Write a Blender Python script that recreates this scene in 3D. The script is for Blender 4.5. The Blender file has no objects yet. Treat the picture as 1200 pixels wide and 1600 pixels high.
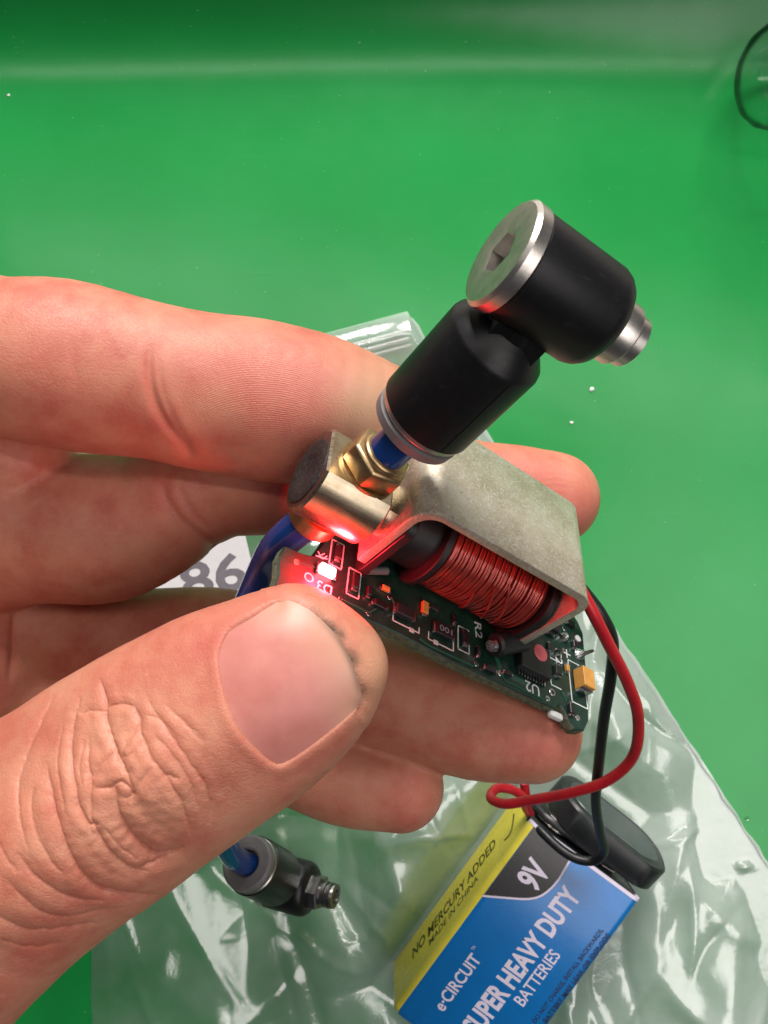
import bpy, bmesh, math, random
import numpy as np
from mathutils import Vector, Matrix

random.seed(7); RNG = np.random.default_rng(7)
S = 0.001                      # everything below is laid out in millimetres
H = 174.0                      # camera height above the mat
F = 1250.0                     # focal length in photograph pixels (28 mm equivalent)
scene = bpy.context.scene
C = scene.collection

# ------------------------------------------------------------------ camera
cam = bpy.data.cameras.new('camera'); camo = bpy.data.objects.new('camera', cam); C.objects.link(camo)
cam.sensor_fit = 'VERTICAL'; cam.sensor_height = 36.0; cam.lens = 36.0 * F / 1600.0
cam.clip_start = 0.002; cam.clip_end = 20.0
camo.location = (0, 0, H * S); camo.rotation_euler = (0, 0, 0)
cam.dof.use_dof = True; cam.dof.focus_distance = 0.090; cam.dof.aperture_fstop = 90.0
scene.camera = camo

# ------------------------------------------------------------------ world and lamps
world = bpy.data.worlds.new('World'); scene.world = world; world.use_nodes = True
bg = world.node_tree.nodes['Background']
bg.inputs[0].default_value = (0.80, 0.86, 1.0, 1); bg.inputs[1].default_value = 0.045

def area(name, loc, target, sx, sy, power, col):
    l = bpy.data.lights.new(name, 'AREA'); l.shape = 'RECTANGLE'; l.size = sx; l.size_y = sy
    l.energy = power; l.color = col
    o = bpy.data.objects.new(name, l); C.objects.link(o); o.location = loc
    o.rotation_euler = (Vector(target) - Vector(loc)).to_track_quat('-Z', 'Y').to_euler()
    return o
area('ceiling_lamp', (0.05, 0.26, 1.00), (0.0, 0.0, 0.06), 1.3, 0.05, 2.3, (1.0, 0.955, 0.90))
area('window_light', (0.06, 0.93, 0.60), (0.0, 0.0, 0.05), 0.60, 0.45, 21.5, (1.0, 0.95, 0.92))
area('side_lamp', (0.42, -0.26, 0.85), (0.0, -0.02, 0.05), 0.55, 0.55, 3.0, (1.0, 0.94, 0.91))

scene.view_settings.view_transform = 'Standard'; scene.view_settings.look = 'None'
scene.view_settings.exposure = 0.0; scene.view_settings.gamma = 1.0
scene.view_settings.use_curve_mapping = False
scene.render.engine = 'CYCLES'
scene.cycles.use_denoising = True
scene.cycles.max_bounces = 10; scene.cycles.transparent_max_bounces = 16
scene.cycles.caustics_reflective = False; scene.cycles.caustics_refractive = False
scene.cycles.sample_clamp_indirect = 4.0

# ------------------------------------------------------------------ helpers
def W(px, py, d):              # a point seen at a photograph pixel, d mm in front of the lens
    return np.array([(px - 600) / F * d, (800 - py) / F * d, H - d])

def tag(o, label=None, cat=None, group=None, kind=None):
    if label: o['label'] = label
    if cat: o['category'] = cat
    if group: o['group'] = group
    if kind: o['kind'] = kind
    return o

def empty(name, loc=(0, 0, 0), mat3=None):
    o = bpy.data.objects.new(name, None); C.objects.link(o); o.empty_display_size = 0.005
    m = Matrix.Identity(4)
    if mat3 is not None:
        for i in range(3):
            for j in range(3): m[i][j] = float(mat3[i][j])
    m.translation = Vector([float(c) * S for c in loc])
    o.matrix_world = m
    return o

def link(name, verts, faces, mats, parent=None, smooth=True, midx=None, sharp=35):
    me = bpy.data.meshes.new(name)
    me.from_pydata([tuple(float(c) * S for c in v) for v in verts], [], [tuple(int(i) for i in f) for f in faces])
    if not isinstance(mats, (list, tuple)): mats = [mats]
    for m in mats: me.materials.append(m)
    if midx is not None: me.polygons.foreach_set('material_index', list(midx))
    if smooth:
        me.polygons.foreach_set('use_smooth', [True] * len(me.polygons))
        if sharp: me.set_sharp_from_angle(angle=math.radians(sharp))
    me.update()
    o = bpy.data.objects.new(name, me); C.objects.link(o)
    if parent: o.parent = parent
    return o

class MB:
    def __init__(s): s.v = []; s.f = []; s.m = []
    def add(s, vs, fs, m=0):
        b = len(s.v); s.v += [tuple(v) for v in vs]; s.f += [tuple(i + b for i in f) for f in fs]; s.m += [m] * len(fs); return s
    def box(s, c, d, m=0, rot=0.0):
        cx, cy, cz = c; hx, hy, hz = d[0] / 2, d[1] / 2, d[2] / 2; vs = []
        cr, sr = math.cos(rot), math.sin(rot)
        for z in (-hz, hz):
            for x, y in ((-hx, -hy), (hx, -hy), (hx, hy), (-hx, hy)):
                vs.append((cx + x * cr - y * sr, cy + x * sr + y * cr, cz + z))
        return s.add(vs, [(3, 2, 1, 0), (4, 5, 6, 7), (0, 1, 5, 4), (1, 2, 6, 5), (2, 3, 7, 6), (3, 0, 4, 7)], m)
    def lathe(s, prof, o=(0, 0, 0), ax=(0, 0, 1), n=48, m=0, capped=True):
        """prof: list of (along, radius)"""
        a = Vector(ax).normalized(); u = a.orthogonal().normalized(); w = a.cross(u); o = Vector(o); vs = []; fs = []
        for (t, r) in prof:
            for k in range(n):
                an = 2 * math.pi * k / n
                vs.append(o + a * t + (u * math.cos(an) + w * math.sin(an)) * r)
        for i in range(len(prof) - 1):
            for k in range(n):
                k2 = (k + 1) % n
                fs.append((i * n + k, i * n + k2, (i + 1) * n + k2, (i + 1) * n + k))
        if capped:
            fs.append(tuple(range(n - 1, -1, -1))); fs.append(tuple((len(prof) - 1) * n + k for k in range(n)))
        return s.add(vs, fs, m)
    def tube(s, pts, r, n=16, m=0, cap=True):
        pts = [Vector(p) for p in pts]; N = len(pts); vs = []; fs = []
        rs = r if isinstance(r, (list, tuple, np.ndarray)) else [r] * N
        t0 = (pts[1] - pts[0]).normalized(); u = t0.orthogonal().normalized()
        for i, p in enumerate(pts):
            t = (pts[min(i + 1, N - 1)] - pts[max(i - 1, 0)]).normalized()
            u = (u - t * u.dot(t)).normalized(); w = t.cross(u)
            for k in range(n):
                an = 2 * math.pi * k / n; vs.append(p + (u * math.cos(an) + w * math.sin(an)) * rs[i])
        for i in range(N - 1):
            for k in range(n):
                k2 = (k + 1) % n; fs.append((i * n + k, i * n + k2, (i + 1) * n + k2, (i + 1) * n + k))
        if cap: fs.append(tuple(range(n - 1, -1, -1))); fs.append(tuple((N - 1) * n + k for k in range(n)))
        return s.add(vs, fs, m)
    def prism(s, poly, z0, z1, m=0, mside=None):
        n = len(poly); vs = [(x, y, z0) for x, y in poly] + [(x, y, z1) for x, y in poly]
        s.add(vs, [tuple(range(n - 1, -1, -1)), tuple(range(n, 2 * n))], m)
        b = len(s.v) - 2 * n
        fs = [(b + i, b + (i + 1) % n, b + n + (i + 1) % n, b + n + i) for i in range(n)]
        s.f += fs; s.m += [m if mside is None else mside] * n
        return s
    def build(s, name, mats, parent=None, smooth=True, bevel=0, seg=2, sharp=35):
        o = link(name, s.v, s.f, mats, parent, smooth, s.m, sharp if not bevel else 30)
        bm = bmesh.new(); bm.from_mesh(o.data); bmesh.ops.recalc_face_normals(bm, faces=bm.faces)
        if bevel:
            es = [e for e in bm.edges if len(e.link_faces) == 2 and e.calc_face_angle(0) > 0.6]
            bmesh.ops.bevel(bm, geom=es, offset=bevel * S, segments=seg, profile=0.5, affect='EDGES', clamp_overlap=True)
        bm.to_mesh(o.data); bm.free()
        if smooth:
            o.data.polygons.foreach_set('use_smooth', [True] * len(o.data.polygons)); o.data.set_sharp_from_angle(angle=math.radians(sharp))
        return o

def crom(pts, n=8):            # Catmull-Rom through the points (any dimension)
    P = np.array(pts, float); P = np.vstack([2 * P[0] - P[1], P, 2 * P[-1] - P[-2]]); out = []
    for i in range(1, len(P) - 2):
        for k in range(n):
            t = k / n; p0, p1, p2, p3 = P[i - 1], P[i], P[i + 1], P[i + 2]
            out.append(.5 * ((2 * p1) + (p2 - p0) * t + (2 * p0 - 5 * p1 + 4 * p2 - p3) * t * t + (3 * p1 - p0 - 3 * p2 + p3) * t ** 3))
    out.append(P[-2]); return np.array(out)

# ------------------------------------------------------------------ materials
class NT:
    def __init__(s, name):
        s.mat = bpy.data.materials.new(name); s.mat.use_nodes = True; s.t = s.mat.node_tree
        s.b = s.t.nodes['Principled BSDF']; s.out = s.t.nodes['Material Output']; s._c = None
    def n(s, ty, **kw):
        nd = s.t.nodes.new(ty)
        for k, v in kw.items(): setattr(nd, k, v)
        return nd
    def l(s, a, b): s.t.links.new(a, b)
    def mm(s):                 # object coordinates in millimetres
        if s._c is None:
            tc = s.n('ShaderNodeTexCoord'); v = s.n('ShaderNodeVectorMath', operation='SCALE'); v.inputs['Scale'].default_value = 1000.0
            s.l(tc.outputs['Object'], v.inputs[0]); s._c = v.outputs[0]
        return s._c
    def noise(s, scale, detail=4, rough=.6, dist=0.0, stretch=None):
        nd = s.n('ShaderNodeTexNoise'); nd.inputs['Scale'].default_value = scale; nd.inputs['Detail'].default_value = detail
        nd.inputs['Roughness'].default_value = rough; nd.inputs['Distortion'].default_value = dist
        if stretch:
            mp = s.n('ShaderNodeMapping'); mp.inputs['Scale'].default_value = stretch; s.l(s.mm(), mp.inputs[0]); s.l(mp.outputs[0], nd.inputs['Vector'])
        else: s.l(s.mm(), nd.inputs['Vector'])
        return nd.outputs['Fac']
    def ramp(s, fac, stops):
        r = s.n('ShaderNodeValToRGB'); e = r.color_ramp.elements
        while len(e) < len(stops): e.new(.5)
        for i, (p, c) in enumerate(stops): e[i].position = p; e[i].color = (*c, 1) if len(c) == 3 else c
        s.l(fac, r.inputs[0]); return r.outputs[0]
    def mix(s, fac, a, b, mode='MIX'):
        m = s.n('ShaderNodeMix', data_type='RGBA', blend_type=mode)
        for sock, v in ((m.inputs[0], fac), (m.inputs[6], a), (m.inputs[7], b)):
            if hasattr(v, 'is_output'): s.l(v, sock)
            elif isinstance(v, (int, float)): sock.default_value = v
            else: sock.default_value = (*v, 1)
        return m.outputs[2]
    def math(s, op, a, b=0.0, c=None, clamp=False):
        m = s.n('ShaderNodeMath', operation=op, use_clamp=clamp)
        for i, v in enumerate((a, b) if c is None else (a, b, c)):
            if hasattr(v, 'is_output'): s.l(v, m.inputs[i])
            else: m.inputs[i].default_value = v
        return m.outputs[0]
    def bump(s, h, strength=.3, dist=.1, prev=None):   # dist in mm
        b = s.n('ShaderNodeBump'); b.inputs['Strength'].default_value = strength; b.inputs['Distance'].default_value = dist * S
        s.l(h, b.inputs['Height'])
        if prev is not None: s.l(prev, b.inputs['Normal'])
        s.l(b.outputs[0], s.b.inputs['Normal']); return b.outputs[0]
    def set(s, **kw):
        names = dict(color='Base Color', rough='Roughness', metal='Metallic', spec='Specular IOR Level', coat='Coat Weight', coatr='Coat Roughness',
                     trans='Transmission Weight', ior='IOR', sss='Subsurface Weight', ssc='Subsurface Scale', ssr='Subsurface Radius', alpha='Alpha', em='Emission Color', ems='Emission Strength')
        for k, v in kw.items():
            i = s.b.inputs[names[k]]
            if hasattr(v, 'is_output'): s.l(v, i)
            elif isinstance(v, (tuple, list)): i.default_value = (*v, 1) if (len(v) == 3 and i.type == 'RGBA') else v
            else: i.default_value = v
        return s

def plain(name, color, rough=.5, metal=0.0, var=.12, nscale=.6, bump=0.0, bscale=4.0, bdist=.05, **kw):
    t = NT(name); n = t.noise(nscale, 5)
    c = t.ramp(n, [(.3, tuple(x * (1 - var) for x in color)), (.7, tuple(min(1, x * (1 + var)) for x in color))])
    t.set(color=c, metal=metal, **kw)
    r = t.math('MULTIPLY_ADD', t.noise(nscale * 3.1, 4), .25 * rough, rough * .87); t.l(r, t.b.inputs['Roughness'])
    if bump: t.bump(t.noise(bscale, 5), bump, bdist)
    return t.mat

M = {}
def mat_mat():
    t = NT('green_mat'); n = t.noise(.018, 4); fine = t.noise(3.0, 3)
    c = t.ramp(n, [(.3, (.008, .245, .046)), (.7, (.011, .290, .060))])
    t.set(color=c, spec=.42)
    t.l(t.math('MULTIPLY_ADD', t.noise(.05, 5), .12, .185), t.b.inputs['Roughness'])
    dust = t.ramp(t.noise(1.1, 2, .5), [(.745, (0,) * 3), (.77, (.55,) * 3)]); c = t.mix(dust, c, (.20, .42, .26)); scr = t.noise(.5, 3, .6, .5, (.05, 1.2, 1)); c = t.mix(t.ramp(scr, [(.66, (0,) * 3), (.80, (.25,) * 3)]), c, (.05, .36, .12)); t.set(color=c)
    b = t.bump(fine, .10, .05); t.bump(t.noise(.03, 3), .25, .8, b); return t.mat
M['mat'] = mat_mat()

def mat_yoke():
    t = NT('plated_steel'); big = t.noise(.22, 6, .65); sc = t.noise(1.6, 6, .8, 2.0)
    vor = t.n('ShaderNodeTexVoronoi'); vor.inputs['Scale'].default_value = 1.5; vor.feature = 'F1'; t.l(t.mm(), vor.inputs['Vector'])
    base = t.ramp(big, [(.30, (.47, .40, .27)), (.52, (.64, .57, .43)), (.72, (.74, .69, .58))])
    col = t.mix(t.ramp(sc, [(.50, (0, 0, 0)), (.62, (1, 1, 1))]), base, (.84, .81, .75))
    spots = t.ramp(t.noise(.9, 5, .75), [(.28, (1, 1, 1)), (.34, (0, 0, 0))])
    col = t.mix(spots, col, (.24, .22, .19))
    rg = t.math('MULTIPLY_ADD', sc, .30, .28)
    t.set(color=col, metal=.74, rough=rg); t.bump(sc, .25, .06); return t.mat
M['yoke'] = mat_yoke()
def mat_valve():
    t = NT('nickel_plated_brass'); n = t.noise(.5, 5); st = t.noise(1.0, 4, .6, 0, (.25, 3, 3))
    col = t.ramp(n, [(.3, (.44, .35, .23)), (.7, (.64, .54, .40))])
    t.set(color=col, metal=1.0, rough=t.math('MULTIPLY_ADD', st, .25, .16)); t.bump(st, .12, .03); return t.mat
M['valve'] = mat_valve()
M['brass'] = plain('brass', (.50, .345, .18), .36, 1.0, .15, 1.0, .1, 3, .03)
M['steel'] = plain('polished_steel', (.66, .62, .57), .33, 1.0, .14, .8, .2, 4, .03)
M['darksteel'] = plain('worn_steel', (.30, .29, .28), .33, 1.0, .2, .9, .2, 3, .04)
M['blackplastic'] = plain('black_moulded_plastic', (.006, .006, .007), .40, 0, .25, .5, .22, 5, .03, spec=.36)
def mat_black():
    t = NT('black_moulded_plastic'); scf = t.noise(.8, 6, .75, 1.5, (.5, 2.2, 1)); dust = t.noise(6, 3, .6)
    c = t.mix(t.ramp(scf, [(.58, (0,) * 3), (.76, (.55,) * 3)]), (.006, .006, .007), (.034, .032, .031))
    c = t.mix(t.ramp(dust, [(.70, (0,) * 3), (.78, (.5,) * 3)]), c, (.07, .065, .06))
    t.set(color=c, rough=t.math('MULTIPLY_ADD', scf, .25, .28), spec=.38); b = t.bump(t.noise(7, 4), .22, .03); t.bump(scf, .15, .06, b); return t.mat
M['blackplastic'] = mat_black()
M['greyplastic'] = plain('grey_plastic', (.15, .14, .142), .5, 0, .12, .7, .12, 6, .03)
M['rubber'] = plain('black_rubber', (.020, .017, .016), .55, 0, .4, 1.6, .8, 1.3, .35)
M['bobbin'] = plain('black_bobbin_plastic', (.010, .009, .010), .5, 0, .2, .6, .15, 4, .03)
M['tube'] = plain('blue_tubing', (.006, .040, .19), .16, 0, .15, .3, .1, 1.2, .06, coat=.5, sss=.15, ssc=.0015)
def mat_copper():
    t = NT('enamelled_copper'); n = t.noise(.8, 4)
    t.set(color=t.ramp(n, [(.3, (.34, .026, .020)), (.7, (.52, .062, .042))]), metal=.55, rough=.28, coat=.7, coatr=.15); return t.mat
M['copper'] = mat_copper()
def mat_pcb():
    t = NT('solder_mask'); n = t.noise(.5, 5); e = t.noise(1.4, 5, .7)
    c = t.ramp(n, [(.3, (.005, .020, .014)), (.6, (.009, .036, .025)), (.8, (.020, .056, .043))])
    c = t.mix(t.ramp(e, [(.60, (0, 0, 0)), (.72, (.5, .5, .5))]), c, (.05, .10, .08))
    t.set(color=c, rough=.33, spec=.5); t.bump(e, .2, .05); return t.mat
M['pcb'] = mat_pcb()
M['fr4'] = plain('cut_fibreglass', (.10, .105, .060), .75, 0, .5, 1.6, 1.0, 1.6, .4)
M['silk'] = plain('white_silkscreen', (.62, .64, .62), .6, 0, .08)
M['chip'] = plain('chip_epoxy', (.018, .017, .018), .5, 0, .2, 1, .3, 4, .03)
M['resistor'] = plain('resistor_body', (.014, .013, .015), .35, 0, .2)
M['solder'] = plain('solder_tin', (.55, .55, .56), .25, 1.0, .2, 1.0, .4, 2, .1)
M['tantal'] = plain('orange_epoxy', (.52, .25, .055), .5, 0, .1, 1, .2, 3, .05)
M['pink'] = plain('pink_paint', (.62, .12, .14), .5, 0, .15)
M['trace'] = plain('covered_trace', (.022, .10, .068), .3, 0, .1)
M['redwire'] = plain('red_wire_insulation', (.42, .012, .020), .36, 0, .12, .4, .15, 3, .03, spec=.4)
M['blackwire'] = plain('black_wire_insulation', (.009, .010, .011), .38, 0, .2, .4, .15, 3, .03)
M['vinyl'] = plain('black_vinyl', (.013, .015, .016), .40, 0, .2, .5, .25, 2, .06)
M['vinylface'] = plain('grey_green_vinyl_face', (.045, .062, .060), .36, 0, .2, .5, .2, 2, .05)
M['blue'] = plain('blue_printed_film', (.003, .145, .44), .27, 0, .05, .25, .06, .4, .3, coat=.2, coatr=.12)
M['yellow'] = plain('yellow_printed_film', (.78, .67, .07), .28, 0, .08, .25, .10, .5, .3, coat=.4, coatr=.15)
M['blackink'] = plain('black_ink', (.006, .005, .006), .28, 0, .1, coat=.5, coatr=.12)
M['lilac'] = plain('pale_ink', (.66, .60, .72), .4, 0, .04)
M['olive'] = plain('dark_olive_ink', (.030, .035, .008), .4, 0, .1)
M['navy'] = plain('navy_ink', (.002, .018, .075), .35, 0, .1)
M['paper'] = plain('white_paper', (.80, .79, .80), .8, 0, .03)
M['greyink'] = plain('grey_ink', (.20, .185, .21), .7, 0, .1)
def mat_led():
    t = NT('lit_led'); t.set(color=(1, .3, .35), em=(1.0, .09, .11), ems=42.0); return t.mat
M['led'] = mat_led()
def mat_glass():
    t = NT('clear_glass'); tr = t.n('ShaderNodeBsdfTransparent'); gl = t.n('ShaderNodeBsdfGlossy'); gl.inputs['Roughness'].default_value = .05
    lw = t.n('ShaderNodeLayerWeight'); lw.inputs[0].default_value = .5; n = t.noise(.12, 3)
    t.l(t.ramp(t.math('ADD', lw.outputs['Facing'], t.math('MULTIPLY_ADD', n, .3, -.15)), [(.58, (.975, .985, .98)), (.84, (.09, .13, .11))]), tr.inputs[0])   # rim darkened by view angle, in place of the dark edge refraction gives
    mx = t.n('ShaderNodeMixShader'); t.l(t.math('MULTIPLY_ADD', t.math('POWER', lw.outputs['Facing'], 5.0), .6, .05), mx.inputs[0]); t.l(tr.outputs[0], mx.inputs[1]); t.l(gl.outputs[0], mx.inputs[2])
    t.l(mx.outputs[0], t.out.inputs[0]); return t.mat
M['glass'] = mat_glass()

def mat_film(name, mk, mb, tint, ior=1.7):
    t = NT(name); nt = t.t
    tr = t.n('ShaderNodeBsdfTransparent'); tr.inputs[0].default_value = (*tint, 1)
    gl = t.n('ShaderNodeBsdfGlossy'); gl.inputs['Roughness'].default_value = .17; gl.inputs[0].default_value = (1, 1, 1, 1)
    df = t.n('ShaderNodeBsdfDiffuse'); df.inputs[0].default_value = (.86, .90, .88, 1)
    tl = t.n('ShaderNodeBsdfTranslucent'); tl.inputs[0].default_value = (.86, .90, .88, 1)
    h = t.noise(.25, 5, .6, 1.0); b = t.n('ShaderNodeBump'); b.inputs['Strength'].default_value = .16; b.inputs['Distance'].default_value = .0007
    nt.links.new(h, b.inputs['Height'])
    for x in (gl, df): nt.links.new(b.outputs[0], x.inputs['Normal'])
    m0 = t.n('ShaderNodeMixShader'); m0.inputs[0].default_value = .3; t.l(df.outputs[0], m0.inputs[1]); t.l(tl.outputs[0], m0.inputs[2])
    fa = t.n('ShaderNodeAttribute'); fa.attribute_name = 'sheen_paint'       # painted whiteness standing in for broad reflections on the film
    milky = t.math('MULTIPLY_ADD', t.ramp(t.noise(.035, 5, .62), [(.36, (0,) * 3), (.68, (1,) * 3)]), mk, t.math('MULTIPLY_ADD', fa.outputs['Fac'], .32, mb), clamp=True)
    m1 = t.n('ShaderNodeMixShader'); t.l(milky, m1.inputs[0]); t.l(tr.outputs[0], m1.inputs[1]); t.l(m0.outputs[0], m1.inputs[2])
    lw = t.n('ShaderNodeLayerWeight'); lw.inputs[0].default_value = .5; nt.links.new(b.outputs[0], lw.inputs['Normal'])   # thin sheet: the same from both sides
    f0 = ((ior - 1) / (ior + 1)) ** 2; fres = t.math('MULTIPLY_ADD', t.math('POWER', lw.outputs['Facing'], 5.0), 1 - f0, f0)
    m2 = t.n('ShaderNodeMixShader'); t.l(fres, m2.inputs[0]); t.l(m1.outputs[0], m2.inputs[1]); t.l(gl.outputs[0], m2.inputs[2])
    t.l(m2.outputs[0], t.out.inputs[0]); return t.mat
M['film'] = mat_film('clear_polythene', .18, .08, (.985, .995, .99), 2.2); M['backfilm'] = mat_film('clear_polythene_back', .06, .02, (.985, .995, .985), 1.2); M['zip'] = mat_film('milky_polythene', .2, .35, (.97, .98, .98))

def mat_skin():
    t = NT('skin')
    at = t.n('ShaderNodeAttribute'); at.attribute_name = 'tone'; sep = t.n('ShaderNodeSeparateColor'); t.l(at.outputs['Color'], sep.inputs[0])
    n1 = t.noise(.15, 6, .68); n2 = t.noise(.9, 4, .6); n3 = t.noise(3.5, 3, .6)
    c = t.ramp(n1, [(.36, (.47, .128, .082)), (.52, (.555, .215, .135)), (.66, (.59, .268, .168))])
    c = t.mix(t.math('MULTIPLY', n2, .35), c, (.44, .165, .110))
    c = t.mix(sep.outputs[0], c, (.55, .135, .105))          # blood-red areas
    c = t.mix(sep.outputs[1], c, (.62, .38, .23))            # pressed, paler areas
    c = t.mix(t.math('MULTIPLY', sep.outputs[2], t.ramp(t.noise(.4, 2, .5), [(.36, (.1,) * 3), (.6, (1,) * 3)])), c, (.085, .048, .020))   # dirt
    rg = t.math('MULTIPLY_ADD', n2, .16, .40)
    t.set(color=c, rough=rg, spec=.42, sss=.34, ssc=.0017, ssr=(1.0, .36, .20))
    vor = t.n('ShaderNodeTexVoronoi', feature='DISTANCE_TO_EDGE'); vor.inputs['Scale'].default_value = 1.9; vor.inputs['Randomness'].default_value = 1.0
    wob = t.n('ShaderNodeVectorMath', operation='ADD'); nz = t.n('ShaderNodeTexNoise'); nz.inputs['Scale'].default_value = .8; t.l(t.mm(), nz.inputs['Vector'])
    sc = t.n('ShaderNodeVectorMath', operation='SCALE'); sc.inputs['Scale'].default_value = 1.2; t.l(nz.outputs['Color'], sc.inputs[0])
    t.l(t.mm(), wob.inputs[0]); t.l(sc.outputs[0], wob.inputs[1]); t.l(wob.outputs[0], vor.inputs['Vector'])
    cells = t.math('MINIMUM', vor.outputs['Distance'], .12)
    at2 = t.n('ShaderNodeAttribute'); at2.attribute_name = 'ridge'
    sp2 = t.n('ShaderNodeSeparateColor'); t.l(at2.outputs['Color'], sp2.inputs[0])
    ph = t.math('ADD', t.math('MULTIPLY', sp2.outputs[0], 2200.0), t.math('MULTIPLY', t.noise(.25, 2), 11.0))
    rid = t.math('MULTIPLY', t.math('SINE', ph), sp2.outputs[1])
    b = t.bump(cells, .26, .55)
    b = t.bump(n3, .32, .13, b)
    b = t.bump(rid, .38, .055, b)
    return t.mat
M['skin'] = mat_skin()
def mat_nail():
    t = NT('nail_plate'); at = t.n('ShaderNodeAttribute'); at.attribute_name = 'tone'; sep = t.n('ShaderNodeSeparateColor'); t.l(at.outputs['Color'], sep.inputs[0])
    n = t.noise(.3, 4); st = t.noise(.35, 4, .6, .2, (1, 1, 1))
    c = t.ramp(n, [(.3, (.49, .165, .135)), (.7, (.56, .215, .175))])
    c = t.mix(sep.outputs[0], c, (.58, .36, .235)); c = t.mix(sep.outputs[1], c, (.10, .06, .03))
    t.set(color=c, rough=t.math('MULTIPLY_ADD', t.noise(1.2, 4), .16, .34), spec=.5, sss=.2, ssc=.0015, ssr=(1, .45, .3)); t.bump(st, .05, .25); return t.mat
M['nail'] = mat_nail()

# ------------------------------------------------------------------ lettering (flat print, joined per line)
def text_mesh(txt, bold=0.0, shear=0.0):
    cu = bpy.data.curves.new('t', 'FONT'); cu.body = txt; cu.size = 1.0; cu.offset = bold; cu.shear = shear; cu.resolution_u = 3
    o = bpy.data.objects.new('t', cu); C.objects.link(o)
    dg = bpy.context.evaluated_depsgraph_get(); dg.update()
    me = bpy.data.meshes.new_from_object(o.evaluated_get(dg))
    v = np.zeros(len(me.vertices) * 3); me.vertices.foreach_get('co', v); v = v.reshape(-1, 3)[:, :2]
    fs = [tuple(p.vertices) for p in me.polygons]
    bpy.data.objects.remove(o); bpy.data.curves.remove(cu); bpy.data.meshes.remove(me)
    v = v - v.min(0); return v / v[:, 1].max(), fs
def lettering(txt, origin, right, up, height, width, material, parent, bold=0.0, lift=.03, name='lettering', shear=0):
    v, fs = text_mesh(txt, bold, shear); r = Vector(right).normalized(); u = Vector(up).normalized(); n = r.cross(u)
    wx = v[:, 0].max(); o = Vector(origin)
    vs = [o + r * (x / wx * width) + u * (y * height) + n * lift for x, y in v]
    return link(name, vs, fs, material, parent, smooth=False)

# ================================================================== the setting
y0, Rb = 91.0, 30.0
prof = [(-190, 0)] + [(y, 0) for y in np.linspace(-160, y0, 26)]
for k in range(1, 25):
    a = math.radians(62) * k / 24; prof.append((y0 + Rb * math.sin(a), Rb * (1 - math.cos(a))))
ex = prof[-1]; prof += [(ex[0] + k * .07, ex[1] + k) for k in (.5,)]
xs = np.linspace(-230, 150, 61); vs = []; fs = []
for i, (y, z) in enumerate(prof):
    for x in xs:
        dy = 1.6 * math.sin(x / 62.0 + .6) + x * -.026 if y > 60 else 0.0
        vs.append((x, y + dy, z))
nx = len(xs)
for i in range(len(prof) - 1):
    for j in range(nx - 1): fs.append((i * nx + j, i * nx + j + 1, (i + 1) * nx + j + 1, (i + 1) * nx + j))
tb = MB(); tb.box((0, 0, -13.0), (1500, 1100, 24)); tag(tb.build('bounce_table', plain('pale_bounce_top', (.36, .33, .29), .45, 0, .06, .02), None, bevel=2), kind='structure')  # out of view, added so the plated bracket has something pale to reflect
mo = tag(link('green_mat', vs, fs, M['mat'], None, True, None, None), 'glossy green work mat curving up into a wall at the back', None, kind='structure')

# ================================================================== the valve held in the hand
RV = np.array([[0.79387965, 0.06392399, 0.60470557], [-0.44428729, 0.73995101, 0.50505574], [-0.41516732, -0.66961647, 0.61583267]])
TV = np.array([7.67456207, -5.69535336, 73.67728354])
def VL(*v): return RV @ np.array(v, float) + TV       # valve coordinates -> world mm
valve = tag(empty('solenoid_valve', TV, RV), 'small metal solenoid valve with red copper coil, circuit board and black hose fittings, in fingers', 'solenoid valve')

# yoke: bent plated strip
def yoke():
    L2, h, th, w = 12.95, 12.28, 1.15, 14.78
    def path(L2, h, rl, rr, zb):
        p = [(-L2, zb)]
        for k in range(11):
            a = math.pi - k / 10 * math.pi / 2; p.append((-L2 + rl + rl * math.cos(a), h - rl + rl * math.sin(a)))
        for k in range(11):
            a = math.pi / 2 - k / 10 * math.pi / 2; p.append((L2 - rr + rr * math.cos(a), h - rr + rr * math.sin(a)))
        p.append((L2, zb)); return p
    po = path(L2, h, 3.3, 2.6, 0); pi = path(L2 - th, h - th, 2.2, 1.5, 0); n = len(po); m = MB(); vs = []
    for y in (-w / 2, w / 2):
        vs += [(x, y, z) for x, z in po] + [(x, y, z) for x, z in pi]
    f = []
    for i in range(n - 1):
        f += [(i, i + 1, n + i + 1, n + i), (2 * n + i, 3 * n + i, 3 * n + i + 1, 2 * n + i + 1), (i, 2 * n + i, 2 * n + i + 1, i + 1), (n + i, n + i + 1, 3 * n + i + 1, 3 * n + i)]
    for i in (0, n - 1): f.append((i, n + i, 3 * n + i, 2 * n + i))
    m.add(vs, f); return m.build('yoke', M['yoke'], valve, bevel=.16, seg=2)
yoke()

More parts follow.
